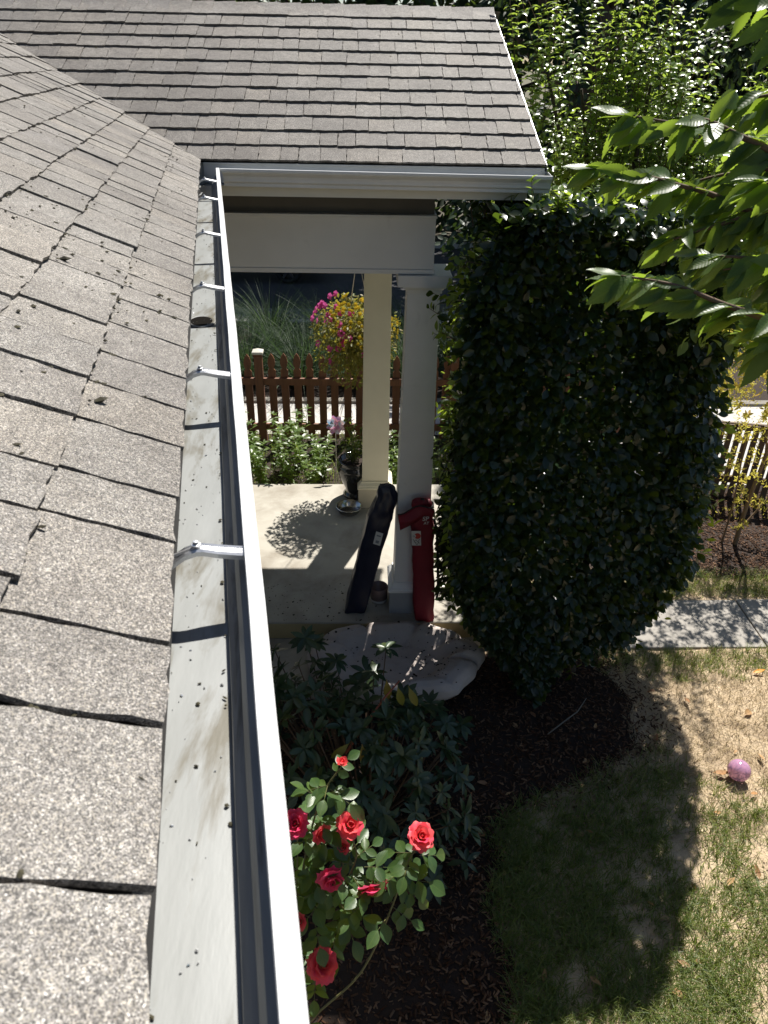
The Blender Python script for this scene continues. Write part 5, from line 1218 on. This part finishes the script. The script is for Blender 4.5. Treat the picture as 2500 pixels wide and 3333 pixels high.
# ------------------------------------------------------------------ parked car in the shade
M_cp = plain('black_car_paint', (.008, .008, .011), .15, spec=.6); M_ty = plain('tyre_rubber', (.012, .012, .012), .8); M_rim = plain('alloy_rim', (.12, .12, .14), .35, metal=.8); M_gls = plain('car_glass', (.01, .012, .015), .05, spec=.8)
car = empty('parked_car', (-2.95, 18.4, -.41), 'dark car parked in deep shade on the street beyond the porch', 'car')
side_ = [(-2.2, .28), (-2.25, .60), (-2.15, .82), (-1.5, .92), (-.9, 1.42), (.6, 1.45), (1.25, .98), (2.05, .80), (2.22, .58), (2.2, .28)]
CM = Matrix.Translation((-2.95, 18.4, -.41))
def arch(xc): return [(xc + .36*cos(a), .30 + .36*sin(a)) for a in [pi - pi*i/8 for i in range(9)]]
poly = side_[::-1]  # from right bottom up over to left bottom
poly = [(-2.2, .24)] + arch(-1.35) + arch(1.32) + [(2.2, .24)] + side_[::-1][0:]
MB().prism(poly, 1.72, CM).build('body', M_cp, car, bevel=.04)
for s_ in (-1, 1):
    MB().prism([(-1.35, .95), (-.85, 1.36), (-.15, 1.39), (-.15, .95)], .01, CM @ Matrix.Translation((0, s_*.866, 0))).build('window', M_gls, car)
    MB().prism([(-.08, .95), (-.08, 1.39), (.55, 1.39), (1.05, .98)], .01, CM @ Matrix.Translation((0, s_*.866, 0))).build('window', M_gls, car)
    for xc in (-1.35, 1.32):
        def tor(u, v, xc=xc, s_=s_): 
            a = 2*pi*u; b_ = 2*pi*v; rr = .25 + .065*cos(b_); return tuple(CM @ Vector((xc + rr*cos(a), s_*.78 + .10*sin(b_), .315 + rr*sin(a))))
        wl = MB().grid(tor, 28, 9, True).build('wheel', M_ty, car, smooth=True)
        rm = MB()
        for k in range(5):
            M = CM @ Matrix.Translation((xc, s_*.86, .315)) @ Matrix.Rotation(k*2*pi/5, 4, 'Y'); rm.box((-.025, -.02, 0), (.025, .015, .2), M)
        rm.build('rim', M_rim, wl)
MB().box((2.12, -.75, .60), (2.235, -.45, .70), CM).build('headlight', M_rim, car); MB().box((2.12, .45, .60), (2.235, .75, .70), CM).build('headlight', M_rim, car)

# ------------------------------------------------------------------ ball, fallen leaves, twig
m_, t_, p_, o_ = new_mat('pink_glitter_vinyl'); vec = coords(t_)
vo = N(t_, 'ShaderNodeTexVoronoi'); vo.inputs['Scale'].default_value = 170; t_.links.new(vec, vo.inputs['Vector'])
t_.links.new(ramp(t_, vo.outputs['Distance'], [(.0, (1, .9, 1)), (.14, (.95, .65, .88)), (.26, (.80, .42, .70)), (1, (.66, .42, .72))]), p_.inputs['Base Color'])
p_.inputs['Roughness'].default_value = .07; p_.inputs['Transmission Weight'].default_value = .6; p_.inputs['IOR'].default_value = 1.12; p_.inputs['Coat Weight'].default_value = .6
ball = empty('play_ball', (2.70, 3.56, ZG), 'translucent pink glitter ball lying on the dry lawn', 'ball')
def sph(c, r_, nu=32, nv=18):
    return MB().grid(lambda u, v: (c[0] + r_*sin(pi*(.001+.998*v))*cos(2*pi*u), c[1] + r_*sin(pi*(.001+.998*v))*sin(2*pi*u), c[2] + r_*cos(pi*(.001+.998*v))), nu, nv, True)
bcn = Vector((2.70, 3.56, ZG+.088)); sph(bcn, .078).build('shell', m_, ball, smooth=True)
MB().tube([bcn + .0785*(Vector((cos(a), 0, 0))*.8 + Vector((0, -.5*cos(a), 0)) + ZV*sin(a)).normalized() for a in [2*pi*i/36 for i in range(37)]], .0008, 4, False).build('seam', plain('ball_seam', (.8, .6, .75), .3), ball)
M_fl = leaf_mat('fallen_leaf', [(.36, .18, .07), (.45, .28, .13), (.28, .14, .07), (.40, .30, .18)], (.4, .2, .06), .6, .3, .15)
M_flo = leaf_mat('fallen_orange_leaf', [(.75, .30, .02), (.70, .35, .03)], (.7, .3, .03), .45, .3, .2)
fl_t = [leaf_mesh('fallen_leaf', M_fl, 1, .42, .45, -.5, 6, .45, 1, .02, .1), leaf_mesh('fallen_leaf', M_fl, 1, .5, .6, .6, 6, .45, 1, .03, .1)]
flo = leaf_mesh('fallen_leaf', M_flo, 1, .38, .3, -.4, 6, .45, 1, .02, .1)
def fallen(x, y, a, L, lab, me, grp=None, z=0.022):
    o = inst('fallen_leaf', me, frame((x, y, ZG + lawn_h(x, y) + z), (cos(a), sin(a), .08), (R(-.4, .4), R(-.4, .4), 1), L), None); tag(o, lab, 'leaf', grp)
fallen(3.30, 4.62, .1, .10, 'bright orange fallen leaf on the dry grass near the walkway', flo)
fallen(2.55, 3.60, -.3, .11, 'pale curled fallen leaf lying just left of the pink ball', fl_t[0])
fallen(3.02, 4.15, .5, .10, 'brown curled fallen leaf on bare lawn near the right edge', fl_t[1])
r = random.Random(77)
for k in range(46):
    x = r.uniform(.55, 3.0); y = r.uniform(2.0, 4.4)
    fallen(x, y, r.uniform(0, 6.3), r.uniform(.04, .085), 'dry brown fallen leaf scattered on the lawn and bark', fl_t[k % 2], 'dry leaves scattered on the ground', .024)
tg = MB().tube([(1.42, 3.95, ZG+.04), (1.55, 4.05, ZG+.05), (1.68, 4.12, ZG+.10), (1.76, 4.2, ZG+.16)], [.005, .006, .005, .003], 6).build('fallen_twig', plain('grey_twig', (.20, .18, .15), .8), smooth=True)
tag(tg, 'thin grey twig lying in the shade below the camellia', 'twig')
pts = []
for i in range(160):
    x = R(-1.0, .25); y = R(4.97, 5.5); pts.append((x, y, .004))
o = crumbs('porch_debris', pts, None, .0025, .008); tag(o, 'dark specks of roof debris scattered on the shaded porch floor', 'debris')
